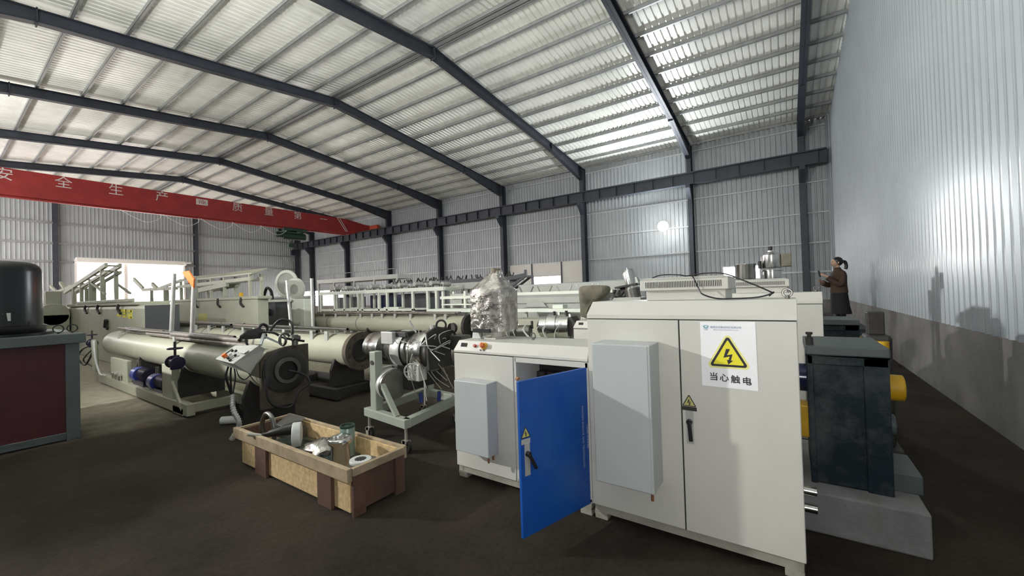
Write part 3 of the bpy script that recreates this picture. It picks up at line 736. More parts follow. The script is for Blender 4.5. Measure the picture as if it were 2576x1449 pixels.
MB().box((2.80, 2.17, 1.258), (2.83, 2.36, 1.292)).build('console_edge', 'black', fo)
mb = MB().cyl((2.95, 2.2, 1.198), (2.95, 2.2, 1.27), .05).box((2.85, 2.14, 1.198), (3.05, 2.27, 1.208)); mb.build('pedestal', 'beige', fo)
MB().prism([(2.84, 2.40, 1.2), (2.84, 2.30, 1.2), (2.84, 2.33, 1.262), (2.84, 2.39, 1.262)], (.02, 0, 0)).build('bracket', 'plastic', fo)
dw = thing('covered_console', 'console under a drab dust cover beside the far low cabinet', 'console', (5.5, 2.3, 0))
random.seed(5)
rows = [(1.20, 5.5, 2.47, .07, .06, 0), (1.30, 5.5, 2.46, .08, .06, 0), (1.40, 5.5, 2.43, .10, .09, .1), (1.50, 5.5, 2.34, .16, .18, .15), (1.57, 5.5, 2.30, .18, .215, .1), (1.64, 5.5, 2.30, .18, .215, .1), (1.685, 5.5, 2.29, .16, .19, .1)]
mb = MB().loft(crumple(rows, 0, .07)); o = mb.build('dust_cover', 'drabwrap', dw); sb = o.modifiers.new('sub', 'SUBSURF'); sb.levels = sb.render_levels = 1
MB().cyl((5.5, 2.48, 0), (5.5, 2.48, 1.22), .04).build('pedestal', 'beige', dw)

# ------------------------------------------------------------------ wooden crate with parts in it
c = thing('wooden_crate', 'open wooden crate of machine parts on the dark ground', 'crate', (2.0, 3.6, 0))
X0, X1, Y0, Y1, HZ = 1.76, 2.23, 2.68, 4.50, .36
mb = MB().box((X0, Y0 + .02, .02), (X0 + .012, Y1 - .02, HZ - .02)); mb.build('front_board', 'osb', c, .002)
MB().box((X1 - .012, Y0 + .02, .02), (X1, Y1 - .02, HZ - .02)).build('back_board', 'osb', c, .002)
MB().box((X0 + .02, Y0, .02), (X1 - .02, Y0 + .012, HZ - .01)).build('end_board', 'woodred', c, .002)
MB().box((X0 + .02, Y1 - .012, .02), (X1 - .02, Y1, HZ - .02)).build('end_board', 'woodred', c, .002)
MB().box((X0 + .013, Y0 + .013, .17), (X1 - .013, Y1 - .013, .184)).build('inner_floor', 'wood', c)
for y0, y1 in ((3.93, 4.14), (2.90, 3.09)):
    MB().box((X0 - .03, y0, 0), (X0 + .0, y1, .27)).build('batten', 'woodred', c, .003)
MB().box((X0 - .004, Y0 - .03, .0), (X0 + .1, Y0, .30)).build('corner_post', 'woodred', c, .003)
MB().box((X1 - .09, Y0 - .03, .0), (X1, Y0, .34)).build('corner_post', 'woodred', c, .003)
MB().box((X0 - .045, Y0 - .02, .262), (X0 - .005, Y1 + .06, HZ)).build('top_rail', 'wood', c, .004)
MB().box((X1, Y0 - .02, .26), (X1 + .035, Y1 + .05, HZ)).build('top_rail', 'wood', c, .004)
MB().box((X0 - .005, Y0 - .035, .30), (X1, Y0 - .003, HZ)).build('end_rail', 'wood', c, .004)
MB().box((X0 - .005, Y1, .27), (X1, Y1 + .03, HZ)).build('end_rail', 'wood', c, .004)

def disc(name, label, cat, cx, cy_, z, r, ri, h, mat, group=None):
    mb = MB().lathe([(ri, 0), (r * .97, 0), (r, h * .2), (r, h * .8), (r * .97, h), (ri, h), (ri, 0)], (cx, cy_, z), (0, 0, 1), 36, False)
    return tag(mb.build(name, mat), label, cat, group)
disc('flange_ring', 'wide thin steel ring lowest in the crate pile of flanges', 'ring', 2.02, 2.84, .185, .135, .07, .05, 'dullsteel', 'flange rings in the crate')
disc('flange_ring', 'dull steel ring in the middle of the crate pile of flanges', 'ring', 1.99, 2.86, .235, .115, .06, .05, 'dullsteel', 'flange rings in the crate')
disc('flange_ring', 'pale ring with a toothed dark centre on top of the crate pile', 'ring', 1.97, 2.87, .285, .085, .0, .025, 'plastic', 'flange rings in the crate')
mb = MB().cyl((1.97, 2.87, .31), (1.97, 2.87, .312), .04, n=24)
for k in range(12): a = 2 * PI * k / 12; mb.box((1.97 + .04 * math.cos(a) - .006, 2.87 + .04 * math.sin(a) - .006, .31), (1.97 + .04 * math.cos(a) + .006, 2.87 + .04 * math.sin(a) + .006, .3115))
o = mb.build('ring_centre', 'dark', None); o.parent = bpy.data.objects['flange_ring.002']
t = thing('bearing_sleeve', 'polished silver sleeve standing in the crate before the green pipe', 'sleeve', (1.98, 3.16, .185))
MB().lathe([(.07, 0), (.075, .02), (.075, .18), (.095, .2), (.098, .215), (.098, .235), (.09, .245), (.068, .245), (.062, .22), (.062, 0), (.07, 0)], (1.98, 3.16, .185), (0, 0, 1), 40).build('sleeve_body', 'steel', t)
MB().cyl((1.98, 3.16, .19), (1.98, 3.16, .3), .06, n=24).build('sleeve_core', 'dark', t)
t = thing('green_pipe_piece', 'short upright green-rimmed pipe piece at the back of the crate', 'pipe', (2.14, 3.30, .185))
MB().lathe([(.058, 0), (.062, 0), (.062, .27), (.058, .275), (.05, .275), (.05, 0), (.058, 0)], (2.14, 3.30, .185), (0, 0, 1), 32).build('pipe_wall', 'greenpipe', t)
MB().lathe([(.05, 0), (.064, 0), (.064, .02), (.05, .02), (.05, 0)], (2.14, 3.30, .445), (0, 0, 1), 32).build('pipe_rim', 'green', t)
MB().box((2.09, 3.22, .185), (2.21, 3.36, .2)).build('pipe_foot', 'dullsteel', t)
t = thing('torpedo_mandrel', 'dark pointed mandrel laid across the front edge of the crate', 'mandrel', (1.85, 3.8, .36))
MB().lathe([(.0, 0), (.018, .005), (.02, .06), (.03, .08), (.05, .22), (.058, .30), (.058, .34), (.0, .345)], (1.750, 4.066, 0.355), (.75, -.64, .12), 24).build('mandrel_body', 'black', t)
mb = MB().cyl((1.680, 4.153, 0.375), (1.760, 4.050, 0.354), .017, n=16); mb.build('mandrel_rod', 'metalfoot', t, .004)
t = thing('plastic_end_disc', 'milky white disc standing on edge inside the crate', 'disc', (1.95, 3.82, .185))
MB().cyl((1.93, 3.84, .34), (1.99, 3.80, .34), .115, n=36).build('disc_body', 'plastic', t, .006)
MB().box((1.93, 3.79, .185), (1.98, 3.85, .24)).build('disc_foot', 'plastic', t)
o = tag(MB().tube([(1.93, 4.42, .24), (1.92, 4.42, .36), (1.925, 4.36, .46), (1.93, 4.29, .475), (1.93, 4.22, .43), (1.93, 4.19, .33), (1.93, 4.2, .24)], .022, 10).build('steel_shackle', 'dullsteel'), 'curved steel loop standing up at the far end of the crate', 'shackle')
o = tag(MB().box((2.06, 4.08, .185), (2.2, 4.44, .30)).prism([(2.06, 4.12, .30), (2.2, 4.12, .38), (2.2, 4.44, .38), (2.06, 4.44, .30)], (0, 0, .012)).build('bracket_plate', 'dullsteel', None, .004), 'flat metal bracket leaning at the back corner of the crate', 'bracket')
random.seed(9)
rows = [(.25, 2.02, 3.5, .13, .15, 0), (.28, 2.02, 3.5, .13, .15, .2), (.31, 2.02, 3.5, .10, .11, .3), (.335, 2.02, 3.49, .06, .06, .3), (.345, 2.02, 3.49, .02, .02, .3)]
o = MB().loft(crumple(rows, 0, .15)).build('parts_bag', 'foil'); tag(o, 'crumpled wrapped bundle in the middle of the crate', 'bundle')
random.seed(21)
rows = [(.186, 1.99, 3.72, .20, .52, 0), (.215, 1.99, 3.72, .19, .5, 0), (.25, 2.0, 3.72, .13, .40, .05), (.265, 2.0, 3.72, .05, .2, 0)]
o = MB().loft(crumple(rows, 0, .06)).build('packing_film', 'film'); tag(o, 'dark green crumpled film spread over the bottom of the crate', 'film')
o = tag(MB().cyl((1.97, 3.38, .205), (1.88, 3.30, .205), .02, n=12).build('hose_fitting', 'steel'), 'small steel fitting lying beside the silver sleeve', 'fitting')
o = tag(MB().cyl((2.188, 6.176, 0.050), (2.325, 6.030, 0.050), .05, n=20).build('white_roll', 'plastic', None, .01), 'pale plastic roll lying on the ground under the first tank', 'roll')

# ------------------------------------------------------------------ machine at the left edge
t = thing('motor_stand_machine', 'teal framed machine with maroon panels and a big black motor', 'machine', (.5, 7.8, 0))
mb = MB()
for x in (.95, -.05):
    for y in (7.15, 9.0): mb.box((x, y, 0), (x + .12, y + .12, 1.17))
mb.box((-.05, 7.15, .02), (1.07, 7.27, .1)).box((-.05, 9.0, .02), (1.07, 9.12, .1)).box((.95, 7.15, .02), (1.07, 9.12, .1))
mb.build('frame', 'tealgrey', t, .006)
MB().box((-.06, 7.1, 1.16), (1.12, 9.17, 1.275)).build('table', 'tealgrey', t, .008)
MB().box((.0, 7.17, .09), (.96, 7.2, 1.17)).build('panel', 'maroon', t, .003)
MB().box((1.03, 7.26, .09), (1.05, 9.0, 1.17)).build('panel', 'maroon', t, .003)
MB().lathe([(0, .0), (.38, 0), (.40, .03), (.40, .1), (.375, .11), (.37, .74), (.362, .785), (.345, .82), (.315, .85), (.27, .865), (0, .87)], (.47, 7.7, 1.29), (0, 0, 1), 48).build('motor', 'motorblack', t)
MB().lathe([(.36, 0), (.46, 0), (.46, .03), (.36, .03)], (.47, 7.7, 1.274), (0, 0, 1), 40).build('motor_flange', 'motorblack', t)
MB().prism([(.50, 7.328, 1.46), (.56, 7.335, 1.46), (.56, 7.335, 1.55), (.50, 7.328, 1.55)], (0, .01, 0)).build('rating_plate', 'plate', t)
eye(t, (.93, 7.4, 1.275), (.3, 1, 0), .045, 'lifting_ring', 'cast'); eye(t, (1.05, 7.42, 1.275), (.3, 1, 0), .045, 'lifting_ring', 'cast')

t = thing('added_shadow_cabinet', 'added unseen tall cabinet left of the black motor machine, shading the nearest tank', 'cabinet', (-.85, 7.7, 0))  # added out of view to throw shade on the nearest tank's lower front
MB().box((-1.1, 7.2, .06), (-.12, 8.3, 2.3)).build('body', 'tealgrey', t, .01)
MB().box((-.12, 7.25, .1), (-.11, 8.25, 2.25)).build('door', 'tealgrey', t, .004)
MB().box((-1.05, 7.25, 0), (-.17, 8.25, .06)).build('plinth_frame', 'cast', t)
# ------------------------------------------------------------------ vacuum calibration tanks
def tank(xc, y0, y1, zc, r, label, end, tabs, seams, rods=True, seed=1):
    rnd = random.Random(seed)
    t = thing('vacuum_tank', label, 'tank', (xc, (y0 + y1) / 2, 0))
    mb = MB().cyl((xc, y0, zc), (xc, y1, zc), r, n=48, cap=False)
    mb.lathe([(r, 0), (r * .96, .06), (r * .8, .12), (0, .14)], (xc, y1, zc), (0, 1, 0), 48)
    sh = mb.build('shell', 'cream', t)
    mb = MB(); fo_ = 1.9 if end == 'plate' else .1
    for s in (-1, 1):
        mb.box((xc + s * .34 - .05, y0 + fo_, .03), (xc + s * .34 + .05, y1 - .4, .19))
    k = y0 + fo_ + .1
    while k < y1 - .4: mb.box((xc - .34, k, .05), (xc + .34, k + .09, .17)); k += 1.6
    mb.build('base_frame', 'cream' if end == 'plate' else 'cast', t, .005)  # dark on round-flanged tanks: the shade beneath them put into the colour
    k = y0 + .35; ks = []
    while k < y1 - .5: ks.append(k); k += (y1 - y0 - .8) / 3
    for k in ks:
        zb = .19 if k > y0 + fo_ else 0.
        mb = MB().prism([(xc - .3, k, zb), (xc + .3, k, zb), (xc + .3, k, .45), (xc + r * .9, k, zc - r * .45), (xc - r * .9, k, zc - r * .45), (xc - .3, k, .45)], (0, .06, 0)); mb.build('saddle', 'cast', t, .004)  # saddles coloured dark for the shade under the tanks
    for y in seams:
        mb = MB().lathe([(r + .001, 0), (r + .006, .004), (r + .006, .02), (r + .001, .024)], (xc, y, zc), (0, 1, 0), 48); mb.build('seam_band', 'darkgrey', sh)
    for y in tabs:
        mb = MB().box((xc - r * .80, y, zc + r * .58), (xc - r * .80 + .035, y + .09, zc + r * 1.2)).box((xc - r * .80, y, zc + r * .98), (xc + r * .5, y + .06, zc + r * 1.02)); mb.build('clamp', 'greypaint', t, .003)
    if rods:
        for i in range(11):
            ya = y0 + .25 + (y1 - y0) * rnd.choice([0, .05, .1, .25, .4, .5]) + rnd.uniform(0, .4); yb = min(y1 - .3, ya + (y1 - y0) * rnd.uniform(.3, .6))
            x = xc - r * .66 + (i % 6) * .06; rr = rnd.choice([.024, .027, .030])
            z = zc + r * 1.02 + rr + (.05 if i >= 6 else 0)
            mb = MB().lathe([(rr * .75, .002), (rr, 0), (rr, yb - ya), (rr * .75, yb - ya - .002), (rr * .75, .002)], (x, ya, z), (0, 1, 0), 14)
            mb.build('spray_pipe', rnd.choice(['rodsteel', 'rodsteel', 'rodsteel', 'dullsteel']), t)
        for k in range(3):
            y = y0 + (y1 - y0) * (.2 + .27 * k); mb = MB().cyl((xc - r * .3, y, zc + r * .95), (xc - r * .3, y, zc + r * 1.27), .012, n=10).cyl((xc - r * .3, y - .03, zc + r * 1.27), (xc - r * .3, y + .03, zc + r * 1.27), .015, n=10); mb.build('tap', 'steel', t)
    if end == 'plate':
        pr = [(xc - .265, zc - .42), (xc + .29, zc - .42), (xc + .29, zc + .28), (xc + .05, zc + .275), (xc - .18, zc + .235), (xc - .265, zc + .13)]
        ep = MB().prism([(x, y0 - .02, z) for x, z in pr], (0, .05, 0)).build('end_plate', 'rust', t, .004)
        MB().lathe([(.15, 0), (.258, 0), (.258, .035), (.235, .045), (.15, .045), (.15, 0)], (xc, y0 - .02, zc), (0, -1, 0), 48).build('sizing_flange', 'cast', ep)
        MB().lathe([(.105, 0), (.155, 0), (.155, .03), (.15, .04), (.11, .04), (.105, .0)], (xc, y0 - .06, zc), (0, -1, 0), 40).build('inlet_ring', 'dullsteel', ep)
        MB().lathe([(.105, -.02), (.105, .02), (0, .0201)], (xc, y0 - .075, zc), (0, 1, 0), 32).build('inlet_bore', 'dark', ep)
    else:
        ep = MB().lathe([(.19, 0), (r + .045, 0), (r + .045, .09), (.19, .09), (.19, 0)], (xc, y0 + .05, zc), (0, -1, 0), 48).build('end_flange', 'rust' if end == 'rust' else 'cast', t)
        MB().lathe([(.0, .0), (.195, 0), (.195, .02), (.14, .03), (.13, .0)], (xc, y0 + .03, zc), (0, -1, 0), 36).build('inlet_ring', 'cast', ep)
        mb = MB()
        for k in range(10): a = 2 * PI * k / 10 + .3; mb.cyl((xc + .24 * math.cos(a), y0 - .02, zc + .24 * math.sin(a)), (xc + .24 * math.cos(a), y0 - .05, zc + .24 * math.sin(a)), .016, n=8)
        mb.build('bolts', 'cast', ep)
    return t
t1 = tank(2.43, 5.0, 12.3, .77, .255, 'nearest cream vacuum tank with square end plate and control box', 'plate', (8.0, 11.2), (), True, 2)
t2 = tank(3.97, 5.7, 15.3, .75, .26, 'second cream vacuum tank with a brown round end flange', 'rust', (6.3, 6.75, 7.7, 8.9, 9.4, 10.4, 11.2, 12.0, 13.2, 14.2), (10.1, 11.6), True, 3)
t3 = tank(8.26, 7.05, 19.0, .76, .27, 'farthest cream vacuum tank with a black round end flange', 'cast', (7.7, 8.1, 9.1, 9.8, 10.4, 10.9, 11.5, 12.2, 12.9, 13.6, 14.6, 15.5, 16.4, 17.4), (11.7, 13.4, 15.8), True, 5)
# fittings of the first tank
MB().box((2.08, 9.95, .19), (2.14, 11.1, .58)).build('drain_cabinet', 'creamgrey', t1, .005)
MB().box((2.06, 7.55, .1), (2.16, 7.98, .68)).build('leg_box', 'creamgrey', t1, .005)
mb = MB().tube([(2.06, 12.35, .86), (2.05, 12.2, .6), (2.06, 12.25, .2)], .05, 10); mb.build('drain_pipe', 'creamgrey', t1)
for y in (10.3, 10.55, 10.75):
    mb = MB().cyl((2.05, y, .2), (2.05, y, .31), .025, n=12).cyl((2.02, y, .3), (2.08, y, .3), .03, n=12); mb.build('drain_cock', 'steel', t1)
mb = MB().prism([(2.04, 7.05, .02), (2.04, 7.45, .02), (2.12, 7.45, .02), (2.12, 7.05, .02)], (0, 0, .1)).bar((2.05, 7.5, .45), (2.05, 7.1, .1), .03, .05); mb.build('levelling_foot', 'cream', t1)
def gate_valve(y, z, label, s=1.):
    v = thing('gate_valve', label, 'valve', (2.05, y, z))
    mb = MB().cyl((2.05, y - .1 * s, z), (2.05, y + .1 * s, z), .07 * s, n=20).cyl((2.05, y, z - .1 * s), (2.05, y, z + .1 * s), .06 * s, .05 * s, n=20)
    for e in (-1, 1): mb.cyl((2.05, y + e * .1 * s, z), (2.05, y + e * .125 * s, z), .09 * s, n=20)
    mb.build('valve_body', 'valve', v, .004)
    MB().cyl((2.05, y, z + .1 * s), (2.05, y, z + .3 * s), .016 * s, n=10).build('valve_stem', 'cast', v)
    w_ = MB().torus((2.05, y, z + .2 * s), (0, 0, 1), .085 * s, .011, 28, 8)
    for k in range(3): a = 2 * PI * k / 3; w_.bar((2.05, y, z + .2 * s), (2.05 + .085 * s * math.cos(a), y + .085 * s * math.sin(a), z + .2 * s), .012, .01)
    w_.build('handwheel', 'valve', v); return v
gate_valve(7.35, .75, 'dark handwheel valve on the side of the nearest tank')
gate_valve(12.45, .80, 'dark valve with hanging hoses at the far end of the nearest tank', .9)
mb = MB().tube([(2.06, 12.55, .75), (1.98, 12.95, .65), (1.95, 13.2, .45), (2.0, 12.9, .3), (2.03, 12.6, .45), (2.05, 12.4, .62)], .018, 8).tube([(2.05, 12.3, .7), (1.98, 12.7, .5), (2.0, 12.95, .38), (2.05, 12.5, .3)], .014, 8)
tag(mb.build('coiled_hose', 'black'), 'thin dark hoses coiled at the far end of the nearest tank', 'hose')
mb = MB().tube([(2.04, 12.2, .85), (2.0, 11.95, .7), (2.02, 11.9, .4), (2.04, 11.7, .2), (2.03, 11.3, .22)], .02, 8)
tag(mb.build('pale_hose', 'plastic'), 'pale hose hanging down beside the far valve', 'hose')
def pump(y, z, label):
    p = thing('vacuum_pump', label, 'pump', (2.3, y, .19))
    MB().cyl((2.18, y, z), (2.18, y - .2, z), .13, n=28).cyl((2.18, y + .0, z), (2.18, y + .07, z), .13, .08, n=28).build('pump_casing', 'pumpblue', p, .008)
    mb = MB().cyl((2.2, y - .2, z + .02), (2.2, y - .62, z + .02), .10, n=24)
    for k in range(14): mb.cyl((2.2, y - .24 - k * .026, z + .02), (2.2, y - .25 - k * .026, z + .02), .112, n=24)
    mb.build('pump_motor', 'valve', p)
    MB().box((2.1, y - .6, .17), (2.3, y, z - .08)).build('pump_foot', 'valve', p)
    MB().cyl((2.18, y - .08, z + .12), (2.18, y - .08, z + .24), .025, n=12).build('pump_port', 'steel', p); return p
pump(9.7, .36, 'blue water pump under the nearest tank, the farther one')
pump(8.75, .32, 'blue water pump under the nearest tank, beside the pale leg')
# control box hanging on the first tank
cb = thing('control_box', 'tilted grey control box with buttons on the nearest tank', 'control panel', (2.05, 5.1, .95))
a0, a1, a2, a3 = V((1.98, 5.62, .93)), V((2.02, 5.15, 1.11)), V((2.14, 4.80, 1.115)), V((1.92, 4.94, .90))
top_ = [(1.919, 5.550, 0.939), (2.093, 5.450, 1.084), (2.152, 4.980, 1.099), (1.886, 4.980, 0.930)]
bot_ = [(1.976, 5.500, 0.863), (2.143, 5.500, 0.898), (2.227, 5.000, 1.043), (2.055, 4.980, 0.787)]
tp, bt = [V(p) for p in top_], [V(p) for p in bot_]
mb = MB().add(tp + bt, [(0, 1, 2, 3), (4, 7, 6, 5), (0, 3, 7, 4), (3, 2, 6, 7), (2, 1, 5, 6), (1, 0, 4, 5)]); mb.build('box_body', 'greypaint', cb, .006)
ux = (tp[3] - tp[0]); uy = (tp[1] - tp[0]); nn = ux.cross(uy).normalized()
if nn.z < 0: nn = -nn
def onp(a, b): return tp[0] + ux * a + uy * b + nn * .001
nn_ = nn
for i, (a, b, mt, rr) in enumerate([(.55, .2, 'black', .016), (.75, .12, 'black', .016), (.3, .62, 'black', .014), (.45, .66, 'black', .014), (.62, .3, 'steel', .02), (.45, .4, 'steel', .018), (.68, .42, 'black', .015)]):
    MB().cyl(onp(a, b), onp(a, b) + nn_ * .02, rr, n=16).build('push_button', mt, cb)
MB().cyl(onp(.33, .25), onp(.33, .25) + nn_ * .04, .026, n=20).build('emergency_stop', 'ora', cb)
MB().prism([onp(.6, .62), onp(.9, .62), onp(.9, .85), onp(.6, .85)], nn_ * .006).build('meter_display', 'plate', cb)
MB().prism([onp(.1, .25), onp(.14, .25), onp(.14, .75), onp(.1, .75)], nn_ * .004).build('label_strip', 'black', cb)
mb = MB().tube([(2.019, 5.450, 0.860), (1.970, 5.400, 0.748), (1.996, 5.400, 0.627), (2.053, 5.400, 0.429), (2.141, 5.400, 0.219)], .014, 8).tube([(2.047, 5.450, 0.855), (2.018, 5.400, 0.739), (2.023, 5.400, 0.552)], .010, 8).tube([(2.031, 5.300, 0.860), (2.023, 5.200, 0.756), (2.083, 5.200, 0.699), (2.105, 5.100, 0.759)], .006, 6).tube([(2.015, 5.300, 0.872), (2.028, 5.300, 0.723), (2.001, 5.300, 0.546)], .008, 8)
mb.build('control_cable', 'black', cb)
mb = MB().bar((2.217, 5.100, 1.086), (2.307, 5.200, 1.213), .03, .03).bar((2.293, 5.200, 1.181), (2.464, 5.200, 1.080), .03, .02); mb.build('support_arm', 'acgrey', cb)
mb = MB().tube([(2.184, 5.300, 1.024), (2.153, 5.300, 1.169), (2.285, 5.200, 1.225), (2.374, 5.100, 1.210), (2.464, 5.050, 1.144), (2.705, 5.050, 1.078)], .014, 8).tube([(2.356, 5.200, 1.208), (2.422, 5.200, 1.299), (2.470, 5.150, 1.360), (2.540, 5.100, 1.350), (2.562, 5.050, 1.291), (2.549, 5.030, 1.175)], .016, 8)
mb.tube([(2.281, 5.250, 1.229), (2.277, 5.250, 1.291), (2.318, 5.250, 1.316), (2.362, 5.250, 1.284), (2.352, 5.250, 1.226)], .018, 8)
tag(mb.build('cable_coil', 'rubber'), 'black cables arching over the end of the nearest tank', 'cable')
random.seed(4)
o = MB().loft([[(p[0] + .03 * math.cos(a) * s, p[1], p[2] + .05 * math.sin(a) * s) for a in [2 * PI * k / 12 for k in range(12)]] for p, s in (((2.095, 5.300, 1.184), .5), ((2.155, 5.250, 1.208), 1.1), ((2.250, 5.220, 1.218), 1.3), ((2.320, 5.200, 1.178), .7))]).build('black_bag', 'rubber')
tag(o, 'black plastic bundle lying on the pipes beside the control box', 'bundle')
o = MB().tube([(2.163, 4.860, 0.939), (2.153, 4.840, 0.698), (2.166, 4.840, 0.518), (2.231, 4.830, 0.414), (2.334, 4.820, 0.363), (2.433, 4.820, 0.375), (2.506, 4.820, 0.512), (2.633, 4.820, 0.581), (2.603, 4.850, 0.680), (2.496, 4.880, 0.744), (2.442, 4.920, 0.765)], .014, 8).build('black_hose', 'rubber')
tag(o, 'black hose looping below the square end plate into its bore', 'hose')
mb = MB().torus((2.42, 5.0, 1.12), (1, .2, 0), .055, .014, 24, 8); o = mb.build('lifting_ring', 'dullsteel', t1)
mb = MB().cyl((2.549, 4.970, 1.051), (2.552, 4.970, 1.177), .035, n=16).cyl((2.518, 4.970, 1.142), (2.599, 4.970, 1.123), .04, n=16).tube([(2.377, 4.970, 1.082), (2.380, 4.970, 1.180), (2.449, 4.970, 1.206), (2.485, 4.970, 1.164)], .016, 8); mb.build('vacuum_gauge', 'dullsteel', t1)
mb = MB(); hp_ = spline([(2.02, 5.35, .52), (1.98, 5.25, .38), (2.02, 5.2, .2), (1.98, 5.3, .03)], 14)
for k_, (p_, q_) in enumerate(zip(hp_, hp_[1:])): mb.cyl(p_, q_, .028 if k_ % 2 else .022, n=12)
tag(mb.build('ribbed_hose', 'plate'), 'ribbed silver hose hanging below the control box', 'hose')
# posts on the tanks
for q0, q1, nm in (((2.45, 8.96, 1.0), (2.45, 8.75, 2.12), 'steel post standing behind the orange plate on the nearest tank'), ((2.45, 7.99, 1.0), (2.45, 7.83, 2.03), 'steel post carrying the orange plate on the nearest tank'),
                   ((3.95, 7.82, .98), (3.95, 7.95, 1.98), 'steel post before the white rings on the second tank'), ((3.95, 7.06, .98), (3.95, 7.07, 1.98), 'steel post near the roller frame on the second tank')):
    p = thing('stainless_post', nm, 'post', q0)
    MB().cyl(q0, q1, .033 if q0[0] < 3 else .026, n=16).build('tube', 'plate', p); MB().cyl((q0[0], q0[1], q0[2]), (q0[0], q0[1], q0[2] + .03), .06, n=16).build('collar', 'dullsteel', p)
op = thing('orange_plate', 'tilted orange plate fixed at the top of a steel post', 'plate', (2.42, 8.3, 2.0))
MB().prism([(2.410, 8.271, 2.122), (2.410, 7.952, 2.124), (2.410, 7.739, 1.980), (2.410, 7.763, 1.836)], (.02, 0, 0)).build('sheet', 'ora', op, .003)
MB().box((2.40, 7.95, 1.92), (2.46, 8.1, 1.96)).build('holder', 'steel', op)

# ------------------------------------------------------------------ die head on its wheeled cart
ct = thing('die_cart', 'pale wheeled cart carrying the near die head', 'cart', (3.2, 3.6, 0))
def castor(x, y):
    MB().cyl((x - .02, y, .065), (x + .02, y, .065), .065, n=24).build('wheel', 'rubber', MB().box((x - .035, y - .03, .1), (x + .035, y + .03, .13)).box((x - .035, y - .02, .04), (x - .026, y + .02, .13)).box((x + .026, y - .02, .04), (x + .035, y + .02, .13)).cyl((x, y, .13), (x, y, .26), .014).build('castor', 'metalfoot', ct))
castor(2.78, 3.27); castor(3.72, 3.42); castor(2.86, 3.98); castor(3.8, 4.1)
MB().box((2.80, 3.77, .26), (2.90, 3.87, 1.0)).build('post', 'cartpaint', ct, .008)
MB().box((3.76, 3.95, .26), (3.86, 4.05, 1.0)).build('post', 'cartpaint', ct, .008)
for p_, q_ in (((2.85, 4.0, .31), (2.76, 3.21, .31)), ((2.76, 3.25, .31), (3.76, 3.42, .31)), ((2.87, 3.95, .31), (3.82, 4.1, .31)), ((3.74, 3.38, .31), (3.83, 4.1, .31))):
    MB().bar(p_, q_, .085, .09).build('chassis_beam', 'cartpaint', ct, .006)
MB().bar((2.83, 3.72, .68), (2.78, 3.4, .35), .05, .04).build('brace', 'cartpaint', ct)
MB().bar((2.85, 3.8, .78), (3.6, 3.9, .78), .06, .06).build('cross_member', 'cartpaint', ct)
MB().cyl((2.79, 3.82, .88), (2.91, 3.82, .88), .025).build('pivot_bolt', 'dullsteel', ct)
dh = thing('extrusion_die', 'chrome die head with heater bands and dangling wires on the cart', 'die', (3.2, 3.6, .8))
ax = V((0, 1, 0)); cx, cz = 3.22, .98
MB().lathe([(0, 0), (.13, 0), (.19, .03), (.205, .05), (.205, .3), (.19, .31), (.19, .33), (.21, .34), (.21, .62), (.16, .66), (.15, .9), (.0, .9)], (cx, 3.22, cz), ax, 40).build('die_body', 'dullsteel', dh)
MB().lathe([(.165, 0), (.20, 0), (.20, .16), (.185, .18), (.185, .28), (.13, .29), (.13, .0), (.165, .0)], (cx - .02, 4.02, cz), ax, 40).build('outlet_ring', 'steel', dh)
MB().lathe([(.222, 0), (.228, .01), (.228, .13), (.222, .14)], (cx, 3.28, cz), ax, 40).build('heater_band', 'steel', dh)
MB().lathe([(.222, 0), (.228, .01), (.228, .15), (.222, .16)], (cx, 3.62, cz), ax, 40).build('heater_band', 'plate', dh)
MB().box((3.05, 3.55, 1.14), (3.3, 3.9, 1.2)).box((3.35, 3.3, 1.14), (3.55, 3.5, 1.22)).build('mounting_block', 'cast', dh, .01)
mb = MB().lathe([(0, 0), (.14, 0), (.175, .02), (.175, .2), (.12, .24), (0, .24)], (3.62, 3.36, .93), (-.5, -1, .05), 36); mb.build('adapter', 'dullsteel', dh)
MB().lathe([(.178, 0), (.184, .01), (.184, .09), (.178, .10)], (3.60, 3.32, .935), (-.5, -1, .05), 36).build('heater_band', 'plate', dh)
MB().lathe([(0, 0), (.165, 0), (.172, .02), (.172, .26), (.16, .28), (.16, .3), (0, .3)], (2.95, 3.64, .62), (.25, 1, 0), 36).build('side_cylinder', 'dullsteel', dh)
for h in (.03, .16): MB().lathe([(.173, 0), (.178, .008), (.178, .09), (.173, .1)], V((2.95, 3.64, .62)) + V((.25, 1, 0)).normalized() * h, (.25, 1, 0), 36).build('heater_band', 'plate', dh)
MB().box((3.05, 3.5, .55), (3.55, 3.85, .82)).build('lower_block', 'cast', dh, .01)
wc = V((2.980, 3.378, 0.785)); mb = MB().torus(wc, (.8, .5, .1), .085, .009, 30, 6)
for k in range(4): a = PI * k / 4; mb.bar(wc - V((-.5 * math.cos(a), .8 * math.cos(a), 1.0 * math.sin(a))) * .08, wc + V((-.5 * math.cos(a), .8 * math.cos(a), 1.0 * math.sin(a))) * .08, .012, .012)
mb.build('handwheel', 'plate', dh)
MB().box((3.0, 3.3, .68), (3.12, 3.48, .86)).build('terminal_box', 'plate', dh, .006); MB().box((3.38, 3.02, .98), (3.55, 3.2, 1.14)).build('terminal_box', 'dullsteel', dh, .006); MB().box((3.0, 3.72, 1.06), (3.14, 3.92, 1.2)).build('terminal_box', 'plate', dh, .006)
MB().prism([(3.04, 3.18, .8), (3.04, 3.2, 1.2), (3.2, 3.2, 1.26), (3.42, 3.2, 1.2), (3.42, 3.2, .8)], (0, .03, 0)).build('face_plate', 'cast', dh)
rnd = random.Random(12)
